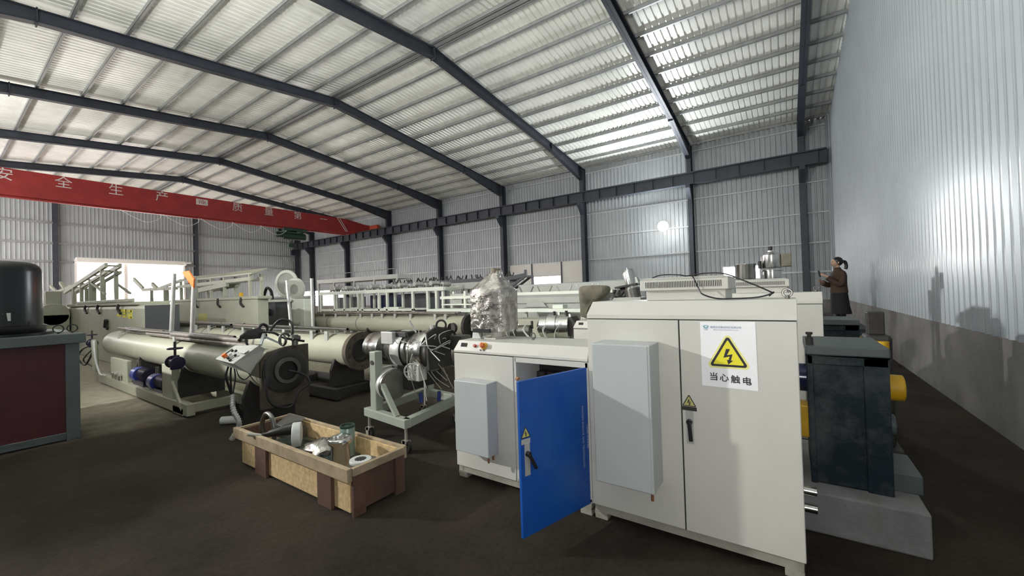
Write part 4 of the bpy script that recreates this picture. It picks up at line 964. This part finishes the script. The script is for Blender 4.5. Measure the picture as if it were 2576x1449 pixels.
for i in range(22):
    p = V((rnd.uniform(3.0, 3.5), rnd.uniform(3.15, 3.75), rnd.uniform(1.0, 1.16))); q = V((rnd.uniform(2.95, 3.5), rnd.uniform(3.0, 3.6), rnd.uniform(.4, .72)))
    if i < 9: q.z = rnd.uniform(.85, 1.1)
    m_ = (p + q) / 2 + V((rnd.uniform(-.2, 0), rnd.uniform(-.15, .05), rnd.uniform(-.1, .12)))
    MB().tube([p, p + V((-.04, -.04, .05)), m_, q], rnd.choice([.004, .005, .006]), 6).build('heater_wire', rnd.choice(['plate', 'plate', 'metalfoot', 'cast']), dh)
MB().cyl((3.100, 3.251, 0.861), (3.100, 3.367, 0.743), .02, n=10).build('heater_plug', 'plate', dh)
for a, b in ((1058, 1000), (1105, 1000)): MB().cyl((3.150, 3.443, 0.513) if a == 1058 else (3.300, 3.300, 0.510), (3.150, 3.434, 0.407) if a == 1058 else (3.300, 3.310, 0.405), .022, n=12).build('connector', 'pumpblue', dh)
mb = MB().cyl((3.2, 3.55, 1.18), (3.16, 3.6, 1.32), .012).cyl((3.34, 3.42, 1.18), (3.34, 3.42, 1.26), .035, n=16); mb.build('pressure_sensor', 'plate', dh)
mb = MB().torus((3.36, 3.30, 1.26), (1, .6, 0), .055, .012, 22, 6).cyl((3.42, 3.2, 1.22), (3.46, 3.2, 1.22), .06, n=20); mb.build('lifting_eye', 'cast', dh)
# second die head
d2 = thing('extrusion_die', 'chrome die head between the low cabinets, seen over the cabinet top', 'die', (5.3, 2.9, .5))
a2_ = V((-.25, 1, .0))
MB().lathe([(0, 0), (.12, 0), (.19, .02), (.19, .16), (.17, .17), (.17, .2), (.19, .21), (.19, .34), (.16, .36), (.16, .46), (.1, .5), (0, .5)], (5.42, 2.66, 1.08), a2_, 40).build('die_body', 'steel', d2)
MB().prism([(5.3, 2.55, .95), (5.3, 2.75, .95), (5.3, 2.78, 1.16), (5.3, 2.6, 1.24), (5.3, 2.5, 1.1)], (.2, 0, 0)).build('adapter_block', 'cast', d2, .01)
MB().lathe([(0, 0), (.1, 0), (.1, .2), (.13, .22), (.13, .3), (0, .3)], (5.3, 3.3, 1.0), a2_, 32).build('outlet_cylinder', 'dullsteel', d2)
for y, z in ((2.7, 1.26), (2.9, 1.25), (3.3, 1.1)): MB().cyl((5.35, y, z - .06), (5.35, y, z + .06), .02, n=10).build('clamp_bolt', 'cast', d2)
MB().box((5.1, 2.5, 0), (5.5, 3.6, .88)).build('die_stand', 'creamgrey', d2, .01)
rnd = random.Random(3)
for i in range(8):
    y = rnd.uniform(2.7, 3.6); MB().tube([(5.2, y, 1.15), (5.12, y + .05, 1.05), (5.1, y + rnd.uniform(-.1, .1), .92)], .006, 6).build('heater_wire', 'plate', d2)
# ------------------------------------------------------------------ machines farther back
h1 = thing('haul_off_machine', 'long cream haul-off machine with yellow marks before the bright gate', 'machine', (3.3, 17, 0))
mb = MB(); f = [(2.9, 0), (3.54, 0), (3.54, 1.6), (2.96, 1.6), (2.9, 1.53)]
mb.prism([(x, 12.35, z) for x, z in f], (0, 9.7, 0)); mb.build('housing', 'creamgrey', h1, .03)
MB().box((2.9, 12.33, .02), (3.54, 12.35, 1.58)).build('end_panel', 'darkgrey', h1)
MB().box((2.88, 13.0, 1.6), (3.55, 21.2, 1.68)).box((2.86, 13.2, 1.68), (2.92, 19.5, 1.76)).build('deck_rim', 'creamgrey', h1, .01)
mb = MB()
for yy, zz, w_, h_ in ((14.5, 1.47, .40, .06), (14.4, 1.40, .10, .2), (14.6, 1.34, .2, .06), (14.0, 1.46, .42, .06), (14.0, 1.39, .34, .05), (13.86, 1.40, .08, .18), (14.0, 1.31, .42, .05), (13.5, 1.45, .36, .06), (13.42, 1.37, .1, .2), (13.6, 1.35, .14, .08), (13.5, 1.28, .34, .05)): mb.box((2.893, yy - w_ / 2, zz - h_ / 2), (2.9, yy + w_ / 2, zz + h_ / 2))
mb.build('yellow_marking', 'yellow', h1)
for y in (18.2, 16.6, 14.4):
    MB().tube([(2.87, y, 1.62), (2.85, y + .02, 1.5), (2.86, y - .2, 1.38)], .03, 8).build('hand_crank', 'cast', h1)
mb = MB().cyl((2.95, 15.7, 1.0), (2.86, 15.7, 1.0), .08).cyl((2.86, 15.75, 1.0), (2.86, 15.65, 1.2), .05); mb.build('pressure_valve', 'cast', h1)
c1 = thing('discharge_conveyor', 'inclined pale discharge chute standing against the bright gate', 'conveyor', (3.25, 19, 1.68))
def pair(mb, p, q, w_, h_, dx=.55):
    for o in (0, dx): mb.bar((p[0] + o, p[1], p[2]), (q[0] + o, q[1], q[2]), w_, h_)
mb = MB(); pair(mb, (3.0, 22.5, 2.15), (3.0, 16.3, 2.78), .07, .12, .3); pair(mb, (3.0, 20.5, 2.15), (3.0, 16.3, 2.58), .06, .08, .3)
for k in range(7): y = 16.4 + k * .95; mb.bar((3.0, y, 2.78 - (y - 16.3) * .1), (3.3, y, 2.78 - (y - 16.3) * .1), .06, .05)
mb.build('chute_rail', 'creamgrey', c1)
for y, zt in ((16.8, 2.66), (18.3, 2.45), (19.6, 2.35), (20.8, 2.25)):
    for x in (3.0, 3.3): MB().bar((x, y, 1.685), (x, y, zt), .09, .09).build('leg', 'creamgrey', c1)
mb = MB(); pair(mb, (3.0, 16.5, 1.95), (3.0, 18.2, 2.35), .06, .05); mb.build('brace', 'creamgrey', c1)
mb = MB().bar((3.0, 25.5, 2.5), (3.0, 24.0, 2.2), .06, .1).bar((3.0, 24.2, 2.2), (3.0, 20.5, 2.35), .06, .1).bar((3.0, 23.3, 2.55), (3.0, 22.3, 2.22), .08, .1).bar((3.55, 25.5, 2.5), (3.55, 24.0, 2.2), .06, .1); mb.build('side_guide', 'creamgrey', c1)
cu = thing('cutter_unit', 'grey rounded cutter unit just past the black motor', 'machine', (2.75, 20, 0))
mb = MB().cyl((2.5, 20.6, 1.35), (2.5, 22.2, 1.35), .38, n=24).box((2.2, 20.6, 0), (2.86, 22.2, 1.35)); mb.build('housing', 'creamgrey', cu, .02)
MB().box((2.17, 20.9, .75), (2.2, 21.5, 1.3)).build('hatch', 'darkgrey', cu)
MB().box((2.35, 20.9, 1.7), (2.7, 21.6, 2.15)).build('switch_box', 'creamgrey', cu, .01)
h2 = thing('haul_off_machine', 'grey-green haul-off machine under the sloping pale hood', 'machine', (5.6, 14.8, 0))
MB().box((5.2, 12.1, 0), (5.5, 18.9, 1.66)).build('housing', 'creamgrey', h2, .02)
MB().box((5.17, 12.0, 1.66), (5.55, 19.0, 1.74)).build('deck_rim', 'creamgrey', h2, .01)
for y in (13.0, 14.6, 16.4): MB().tube([(5.16, y, 1.72), (5.14, y, 1.55), (5.16, y - .15, 1.45)], .03, 8).build('hand_crank', 'cast', h2)
MB().box((5.19, 15.6, 1.02), (5.2, 16.3, 1.25)).build('yellow_marking', 'dullyellow', h2)
MB().box((5.15, 12.95, 1.75), (5.2, 13.1, 1.86)).build('indicator', 'oryellow', h2)
c2 = thing('discharge_conveyor', 'sloping pale hood on posts above the second haul-off machine', 'conveyor', (5.5, 15, 1.74))
mb = MB().prism([(5.15, 18.3, 2.42), (5.15, 12.3, 2.40), (5.62, 12.4, 2.56), (5.62, 18.2, 2.58)], (0, 0, -.05)); mb.build('hood', 'creamgrey', c2, .008)
mb = MB(); pair(mb, (5.2, 18.2, 2.2), (5.2, 12.4, 2.24), .06, .1, .3); pair(mb, (5.2, 16.2, 2.02), (5.2, 14.0, 2.14), .08, .14, .3); mb.build('side_rail', 'creamgrey', c2)
for y in (12.5, 14.2, 15.2, 16.4, 17.9):
    for x in (5.2, 5.5): MB().bar((x, y, 1.745), (x, y, 2.38), .07, .07).build('leg', 'creamgrey', c2)
mb = MB().bar((5.2, 23.6, 2.72), (5.2, 22.3, 2.26), .07, .16).bar((5.2, 22.3, 2.22), (5.2, 18.3, 2.16), .07, .12).bar((5.2, 21.1, 2.42), (5.2, 20.5, 2.2), .08, .14).bar((5.2, 20.6, 2.18), (5.2, 17.9, 2.42), .06, .1); mb.build('side_guide', 'creamgrey', c2)
for y in (19.6, 21.2):
    for x in (5.2, 5.7): MB().bar((x, y, 0), (x, y, 2.2), .09, .09).build('leg', 'creamgrey', c2)
bs = thing('geared_motor', 'dark motor frame with pale edges between the haul-off and the steel box', 'machine', (7.0, 15.2, 0))
MB().box((6.9, 14.7, 0), (7.35, 17.3, 1.55)).build('motor_guard', 'darkgrey', bs, .01)
mb = MB().box((6.85, 14.6, 1.55), (7.4, 17.4, 1.63)).box((6.85, 16.0, .9), (6.92, 16.08, 1.55)); mb.build('frame', 'whitepaint', bs)
mb = MB().cyl((6.88, 15.1, 1.2), (6.8, 15.1, 1.2), .12, n=20).tube([(6.9, 14.9, 1.65), (6.9, 15.0, 1.95), (6.9, 15.3, 2.05), (6.9, 15.5, 1.8), (6.9, 15.7, 1.66)], .05, 8); mb.build('motor', 'cast', bs)
rg = thing('steel_box_machine', 'pale boxy machine carrying two big white discs', 'machine', (7.8, 15.2, 0))
MB().box((7.5, 13.95, 0), (7.88, 16.4, 1.66)).build('box', 'whitepaint', rg, .03)
MB().box((7.46, 13.9, 1.66), (7.9, 16.5, 1.74)).build('lid', 'greypaint', rg, .01)
dax = V((1, .35, 0))
MB().lathe([(.42, 0), (.52, 0), (.53, .05), (.42, .05), (.42, 0)], (7.72, 15.6, 2.22), dax, 44).build('large_ring', 'whitepaint', rg)
MB().lathe([(0, 0), (.42, 0), (.42, .02), (0, .02)], (7.75, 15.61, 2.22), dax, 44).build('ring_web', 'greypaint', rg)
MB().lathe([(.18, 0), (.4, 0), (.42, .08), (.18, .08), (.18, 0)], (7.5, 14.6, 1.98), dax, 44).build('front_disc', 'whitepaint', rg)
MB().lathe([(0, .02), (.19, .02), (.19, .05), (0, .05)], (7.5, 14.6, 1.98), dax, 30).build('disc_hub', 'greypaint', rg)
wl = thing('work_lamp', 'small bright work lamp glinting by the far corner column', 'lamp', (16.5, 32.5, 0))
MB().cyl((16.5, 32.5, 0), (16.5, 32.5, 3.0), .06).build('pole', 'cast', wl); MB().ball((16.4, 32.4, 3.25), .22, (1, 1, .8)).build('reflector', 'steel', wl); MB().box((16.3, 32.4, 2.85), (16.7, 32.6, 3.05)).build('bracket', 'cast', wl)

# white roller frame
wf = thing('roller_frame', 'white steel frame table with a row of rollers on top', 'frame', (10.9, 14, 0))
mb = MB()
for x in (10.5, 11.3): mb.box((x - .05, 10.1, 1.78), (x + .05, 18.1, 1.92)).box((x - .04, 11.7, 1.05), (x + .04, 18.0, 1.13))
for y in (10.1, 12.7, 15.3, 18.0): mb.box((10.5, y - .04, 1.8), (11.3, y + .04, 1.9))
mb.build('table_frame', 'whitepaint', wf, .005)
for y in (18.0, 16.9, 16.15, 15.15, 14.85, 13.75, 13.25, 11.75, 10.95, 10.5):
    for x in (10.5, 11.3):
        MB().box((x - .04, y - .05, 0), (x + .04, y + .05, 1.8)).build('leg', 'whitepaint', wf, .004)
for k in range(17):
    y = 10.4 + k * .44; z = 2.02 + (.05 if k % 2 else 0)
    r_ = MB().cyl((10.55 if k % 2 else 10.7, y, z), (10.95 if k % 2 else 11.1, y, z), .085, n=16).build('roller', 'greypaint', wf)
    MB().box((10.62, y - .03, 1.9), (10.66, y + .03, z)).box((11.0, y - .03, 1.9), (11.04, y + .03, z)).build('roller_bracket', 'dullsteel', r_)
for y in (14.9, 12.6): MB().box((10.5, y, 1.13), (10.8, y + .9, 1.2)).build('loose_plate', 'whitepaint', wf)
dk = thing('dark_storage_rack', 'dark cabinets glimpsed under the white roller frame', 'rack', (11.6, 15, 0))
for i, (y, h_) in enumerate(((16.6, 1.66), (14.0, 1.7), (11.9, 1.72))): MB().box((11.42, y, 0), (11.9, y + 1.6, h_)).build('cabinet', 'darkgrey' if i != 1 else 'navy', dk, .01)
pf = thing('railed_platform', 'grey platform beam with a thin handrail behind the roller frame', 'platform', (13.2, 19, 0))
MB().box((13.0, 15.6, 2.5), (14.0, 22.7, 2.72)).build('deck', 'greypaint', pf, .006)
for z in (2.99,): MB().tube([(13.02, 15.65, z), (13.02, 22.6, z)], .02, 8, 0).build('handrail', 'purlin', pf)
for y in (15.65, 17.4, 19.1, 21.0, 22.55): MB().tube([(13.02, y, 2.72), (13.02, y, 2.99)], .02, 8, 0).build('baluster', 'purlin', pf)
for y in (15.65, 17.4, 19.1, 21.0, 22.55): MB().box((12.98, y - .04, 0), (13.06, y + .04, 2.5)).build('leg', 'greypaint', pf)
mb = MB().bar((13.0, 16.8, 1.95), (13.0, 15.7, 2.35), .05, .14).bar((13.0, 21.5, 1.9), (13.0, 20.5, 2.35), .06, .05); mb.build('brace', 'greypaint', pf)
dc = thing('pipe_stacker', 'long dark conveyor with upright hooks and a raised end bracket', 'conveyor', (12.2, 11, 0))
MB().box((12.0, 8.0, 2.08), (12.5, 15.2, 2.22)).build('beam', 'darkgrey', dc, .006)
MB().box((11.98, 8.3, 1.82), (12.5, 12.6, 2.08)).build('trough', 'greypaint', dc, .006)
rnd = random.Random(8)
for k in range(26):
    y = 8.3 + k * .26 + rnd.uniform(-.06, .06); hgt = rnd.uniform(.06, .2)
    mb = MB().bar((12.05, y, 2.22), (12.05 + rnd.uniform(-.05, .05), y + rnd.uniform(-.1, .1), 2.22 + hgt), .05, .04)
    if k % 3 == 0: mb.tube([(12.05, y - .12, 2.36), (12.05, y - .1, 2.27), (12.05, y, 2.24), (12.05, y + .1, 2.27), (12.05, y + .12, 2.36)], .022, 6)
    mb.build('hook', 'cast', dc)
mb = MB().bar((12.0, 8.3, 2.15), (12.0, 7.55, 2.24), .08, .14).bar((12.0, 7.6, 2.15), (12.0, 7.6, 2.42), .07, .07).bar((12.0, 7.6, 2.2), (12.0, 8.6, 1.62), .07, .07).bar((12.4, 7.6, 2.2), (12.4, 8.6, 1.62), .07, .07).box((12.0, 7.55, 2.15), (12.45, 7.65, 2.22)); mb.build('end_bracket', 'darkgrey', dc)
for y in (8.8, 10.6, 12.4, 14.6):
    for x in (12.05, 12.45): MB().box((x - .04, y - .05, 0), (x + .04, y + .05, 1.85)).build('leg', 'greypaint', dc)
bf = thing('bench_frame', 'pale machine bench with rails left of the foil-wrapped console', 'bench', (9.8, 8.6, 0))
MB().box((9.5, 7.4, 1.48), (10.1, 9.35, 1.57)).build('upper_rail', 'whitepaint', bf, .004)
MB().box((9.5, 7.4, 1.28), (10.1, 9.3, 1.32)).build('middle_rail', 'whitepaint', bf, .004)
for y in (7.5, 8.3, 9.25):
    for x in (9.54, 10.06): MB().box((x - .035, y - .04, 0), (x + .035, y + .04, 1.72)).build('leg', 'whitepaint', bf)
mb = MB().cyl((9.7, 7.9, 1.42), (9.7, 8.3, 1.42), .1).box((9.6, 8.5, 1.32), (9.9, 9.0, 1.46)).box((9.6, 7.5, 1.57), (9.95, 8.9, 1.64)); mb.build('motor', 'greypaint', bf)
lt = thing('low_table', 'low white table in front of the pale bench', 'table', (9.1, 8.2, 0))
MB().box((8.8, 7.0, 1.10), (9.4, 9.2, 1.19)).build('table_top', 'whitepaint', lt, .004)
for y in (7.1, 8.1, 9.1):
    for x in (8.84, 9.36): MB().box((x - .03, y - .03, 0), (x + .03, y + .03, 1.1)).build('leg', 'whitepaint', lt)
tr = thing('spray_trough', 'long grey spray trough behind the foil-wrapped console', 'machine', (9.9, 5.4, 0))
mb = MB(); f = [(9.5, 1.30), (10.3, 1.30), (10.3, 1.54), (9.62, 1.54), (9.5, 1.46)]; mb.prism([(x, 4.1, z) for x, z in f], (0, 2.45, 0)); mb.build('trough_body', 'greypaint', tr, .02)
mb = MB(); f = [(9.47, 1.18), (9.52, 1.18), (9.52, 1.38), (9.47, 1.38)]; mb.prism([(9.47, 5.35, 1.2), (9.47, 6.1, 1.2), (9.47, 5.95, 1.36), (9.47, 5.5, 1.36)], (.06, 0, 0)); mb.build('cover_flap', 'greypaint', tr, .01)
MB().box((9.7, 3.6, 1.54), (10.3, 6.5, 1.62)).build('top_rail', 'whitepaint', tr, .004)
for k in range(9):
    y = 3.9 + k * .3; MB().bar((9.72, y, 1.62), (9.72, y + .08 * (-1) ** k, 1.78), .03, .03).build('nozzle', 'dullsteel', tr)
MB().box((9.55, 4.2, 0), (10.25, 6.4, 1.3)).build('base', 'greypaint', tr, .01)
MB().box((10.6, 3.4, 0), (11.2, 7.0, 1.86)).build('back_tank', 'greypaint', tr, .02)
t2_ = thing('white_table', 'white table holding a small white box behind the second die head', 'table', (8.8, 4.8, 0))
MB().box((8.5, 3.8, 1.12), (9.1, 5.85, 1.2)).build('table_top', 'whitepaint', t2_, .004)
for y in (3.9, 4.5, 5.75):
    for x in (8.54, 9.06): MB().box((x - .03, y - .03, 0), (x + .03, y + .03, 1.12)).build('leg', 'whitepaint', t2_)
bx = tag(MB().box((8.55, 4.4, 1.2), (8.8, 4.68, 1.295)).build('white_box', 'whitepaint', None, .008), 'small white box lying on the white table', 'box')
cn = thing('cream_tank', 'cream tank end and pale box below the white table', 'tank', (8.0, 4.6, 0))
MB().box((7.5, 4.1, 0), (8.1, 5.2, 1.02)).build('tank_body', 'cream', cn, .02)
MB().cyl((7.7, 5.25, .9), (7.7, 5.9, .9), .16, n=24).build('roller_head', 'dullsteel', cn)
# hoppers over the second extruder
hp = thing('steel_hopper', 'squat stainless hopper behind the front vent hood', 'hopper', (6.3, .46, 1.1))
MB().lathe([(.03, -.45), (.05, -.2), (.115, 0), (.122, .02), (.122, .19), (.128, .20), (.128, .21), (.115, .205), (.11, .01)], (6.3, .46, 1.69), (0, 0, 1), 40).build('hopper_body', 'steel', hp)
MB().cyl((6.3, .46, .9), (6.3, .46, 1.26), .05, n=16).build('feed_pipe', 'dullsteel', hp)
hp = thing('stacked_hopper', 'tall stacked stainless hopper with a grey side box', 'hopper', (6.4, .15, 1.05))
MB().lathe([(.05, -.5), (.07, -.2), (.105, 0), (.105, .10), (.125, .105), (.125, .115), (0, .115)], (6.4, .155, 1.69), (0, 0, 1), 40).build('lower_drum', 'steel', hp)
MB().lathe([(0, 0), (.118, 0), (.122, .01), (.122, .17), (.10, .18), (.05, .215), (.05, .23), (0, .23)], (6.4, .16, 1.835), (0, 0, 1), 40).build('upper_drum', 'steel', hp)
MB().box((6.32, -.06, 1.845), (6.5, .05, 2.01)).build('side_box', 'drabwrap', hp, .008)
MB().cyl((6.4, .17, 2.06), (6.4, .17, 2.12), .025, n=12).build('vent_cap', 'cast', hp)
MB().cyl((6.3, .29, 1.83), (6.3, .29, 1.93), .02, n=12).build('gas_spring', 'black', hp)
MB().cyl((6.4, .155, .92), (6.4, .155, 1.2), .07, n=16).build('feed_pipe', 'dullsteel', hp)
th = thing('tilted_motor', 'tilted shiny steel cylinder on dark brackets left of the front vent hood', 'motor', (7.0, 2.3, 1.5))
MB().lathe([(0, 0), (.13, 0), (.13, .06), (.10, .07), (.10, .30), (.085, .34), (.02, .35), (.02, .38), (0, .38)], (7.02, 2.24, 1.62), (.0, .22, 1), 32).build('motor_body', 'steel', th)
MB().cyl((7.02, 2.14, 1.69), (7.02, 2.17, 1.82), .07, .03, n=20).build('cone', 'steel', th)
MB().bar((7.0, 2.5, 1.64), (7.0, 2.12, 1.70), .3, .03).bar((7.0, 2.48, 1.50), (7.0, 2.38, 1.64), .08, .08).build('bracket', 'cast', th)
MB().lathe([(0, 0), (.14, 0), (.14, .16), (0, .16)], (7.02, 2.22, 1.46), (0, .2, 1), 30).build('lower_drum', 'dullsteel', th)
MB().box((6.85, 2.05, 0), (7.2, 2.55, 1.47)).build('stand', 'greypaint', th, .01)
MB().tube([(6.9, 2.5, 1.6), (6.85, 2.52, 1.5), (6.9, 2.4, 1.47), (6.95, 2.3, 1.5)], .02, 6).build('cable', 'black', th)

# ------------------------------------------------------------------ person by the partition
fx, fy, fz = 12.3, -1.02, .58
mb = MB().box((11.6, -1.5, 0), (13.6, 1.2, .58)); tag(mb.build('machine_bed', 'teal', None, .01), 'dark low machine bed the person stands on', 'machine bed')
pr_ = thing('person', 'person in a brown jacket and black skirt with a ponytail, holding up a phone', 'person', (fx, fy, fz))
F = V((-.35, .94, 0)).normalized(); S = V((0, 0, 1)).cross(F)     # F: facing, S: person's left
def W(f, s, z): return V((fx, fy, fz)) + F * f + S * s + V((0, 0, z))
bm = bmesh.new(); sk = bm.verts.layers.skin.verify()
def jv(p, r):
    v = bm.verts.new(p - V((fx, fy, fz))); v[sk].radius = (r, r); return v
def chain(a, *pts):
    for p, r in pts:
        b = jv(p, r); bm.edges.new((a, b)); a = b
    return a
pel = jv(W(0, 0, .86), .115); bm.verts.ensure_lookup_table(); pel[sk].use_root = True
ch_ = chain(pel, (W(.0, 0, 1.0), .105), (W(.0, 0, 1.2), .125)); nk = chain(ch_, (W(.0, 0, 1.33), .06), (W(.02, 0, 1.40), .048), (W(.03, 0, 1.47), .08), (W(.035, 0, 1.55), .085))
for s in (-1, 1):
    kn = chain(pel, (W(.0, s * .085, .78), .085), (W(.02, s * .09, .46), .055), (W(-.02, s * .09, .25), .05), (W(-.03, s * .09, .07), .036), (W(.05, s * .095, .035), .036), (W(.13, s * .1, .025), .028))
    el = chain(ch_, (W(-.0, s * .15, 1.26), .06), (W(.02, s * .21, 1.08), .045), (W(.12, s * .2, 1.01 if s > 0 else .98), .038), (W(.27, s * .12, 1.18 if s > 0 else 1.06), .028))
    hd = chain(el, (W(.33, s * .09, 1.23 if s > 0 else 1.09), .030))
    for k in range(4):
        sp = (k - 1.5) * .016
        chain(hd, (W(.37, s * .075, (1.24 if s > 0 else 1.10) + sp), .0085), (W(.385, s * .05, (1.255 if s > 0 else 1.11) + sp), .008), (W(.38, s * .03, (1.26 if s > 0 else 1.115) + sp), .007))
    chain(hd, (W(.345, s * .06, 1.255 if s > 0 else 1.115), .009), (W(.35, s * .04, 1.275 if s > 0 else 1.13), .008))
me = bpy.data.meshes.new('body'); bm.to_mesh(me); bm.free()
me.materials.append(M['skin']); bo = bpy.data.objects.new('body', me); COL.objects.link(bo); bo.parent = pr_; OFF[bo.name] = V((fx, fy, fz))
bo.modifiers.new('skin', 'SKIN'); sb = bo.modifiers.new('sub', 'SUBSURF'); sb.levels = sb.render_levels = 2
def ring(z, a, b, f0=0., s0=0., n=24): return [W(f0 + a * math.cos(2 * PI * k / n), s0 + b * math.sin(2 * PI * k / n), z) for k in range(n)]
mb = MB().loft([ring(.80, .165, .205), ring(.86, .16, .20), ring(.98, .15, .185), ring(1.10, .15, .19), ring(1.20, .15, .205), ring(1.27, .13, .20), ring(1.32, .095, .14), ring(1.36, .07, .075, .01), ring(1.40, .066, .066, .02)])
jk = mb.build('jacket', 'coat', pr_)
for s in (-1, 1):
    e1 = 1.01 if s > 0 else .98; w1 = 1.165 if s > 0 else 1.05
    MB().tube([W(-.01, s * .14, 1.28), W(0, s * .19, 1.2), W(.02, s * .215, 1.08), W(.07, s * .215, 1.0), W(.13, s * .2, e1 + .01), W(.21, s * .16, (e1 + w1) / 2), W(.28, s * .12, w1)], .062, 12).build('sleeve', 'coat', jk)
MB().loft([ring(.30, .20, .23, -.02), ring(.34, .195, .225, -.02), ring(.5, .175, .205, -.01), ring(.7, .165, .195), ring(.83, .15, .185), ring(.88, .14, .175)]).build('skirt', 'skirt', pr_)
for s in (-1, 1): MB().loft([[W(-.02 + .055 * math.cos(a), s * .09 + .055 * math.sin(a), z) for a in [2 * PI * k / 14 for k in range(14)]] for z in (.06, .2, .35, .5)]).build('stocking', 'skirt', pr_)
for s in (-1, 1): MB().loft([[W(f + r_ * .8 * math.cos(a), s * .097 + r_ * math.sin(a), z) for a in [2 * PI * k / 14 for k in range(14)]] for f, r_, z in ((.04, .06, .0), (.04, .062, .03), (.01, .055, .06), (-.02, .048, .1))]).build('shoe', 'black', pr_)
mb = MB(); o_ = W(.005, 0, 1.545)
for j in range(9):
    pass
mb.ball(tuple(o_), .108, (1, 1, 1.02), 20)
hr = mb.build('hair', 'hair', pr_)
MB().tube([W(-.09, 0, 1.54), W(-.14, .0, 1.53), W(-.165, .0, 1.47), W(-.165, 0, 1.40), W(-.15, 0, 1.36)], .035, 10).build('ponytail', 'hair', hr)
# face, ears
fc = MB().ball(tuple(W(.055, 0, 1.515)), .085, (1, 1, 1.2), 20).build('face', 'skin', pr_)
MB().add([W(.135, -.012, 1.50), W(.135, .012, 1.50), W(.165, 0, 1.495), W(.135, 0, 1.535)], [(0, 2, 1), (0, 3, 2), (1, 2, 3), (0, 1, 3)]).build('nose', 'skin', fc)
for s in (-1, 1):
    MB().ball(tuple(W(.127, s * .032, 1.535)), .011).build('eye', 'ink', fc); MB().ball(tuple(W(.03, s * .092, 1.51)), .022, (.8, .8, 1.3)).build('ear', 'skin', fc)
MB().bar(W(.137, -.02, 1.465), W(.137, .02, 1.465), .008, .008).build('mouth', 'redbutton', fc)
ph = MB().prism([W(.37, -.04, 1.19), W(.37, .04, 1.19), W(.40, .04, 1.34), W(.40, -.04, 1.34)], F * .009); tag(ph.build('phone', 'black', None, .002), 'dark phone held up in front of the person', 'phone')
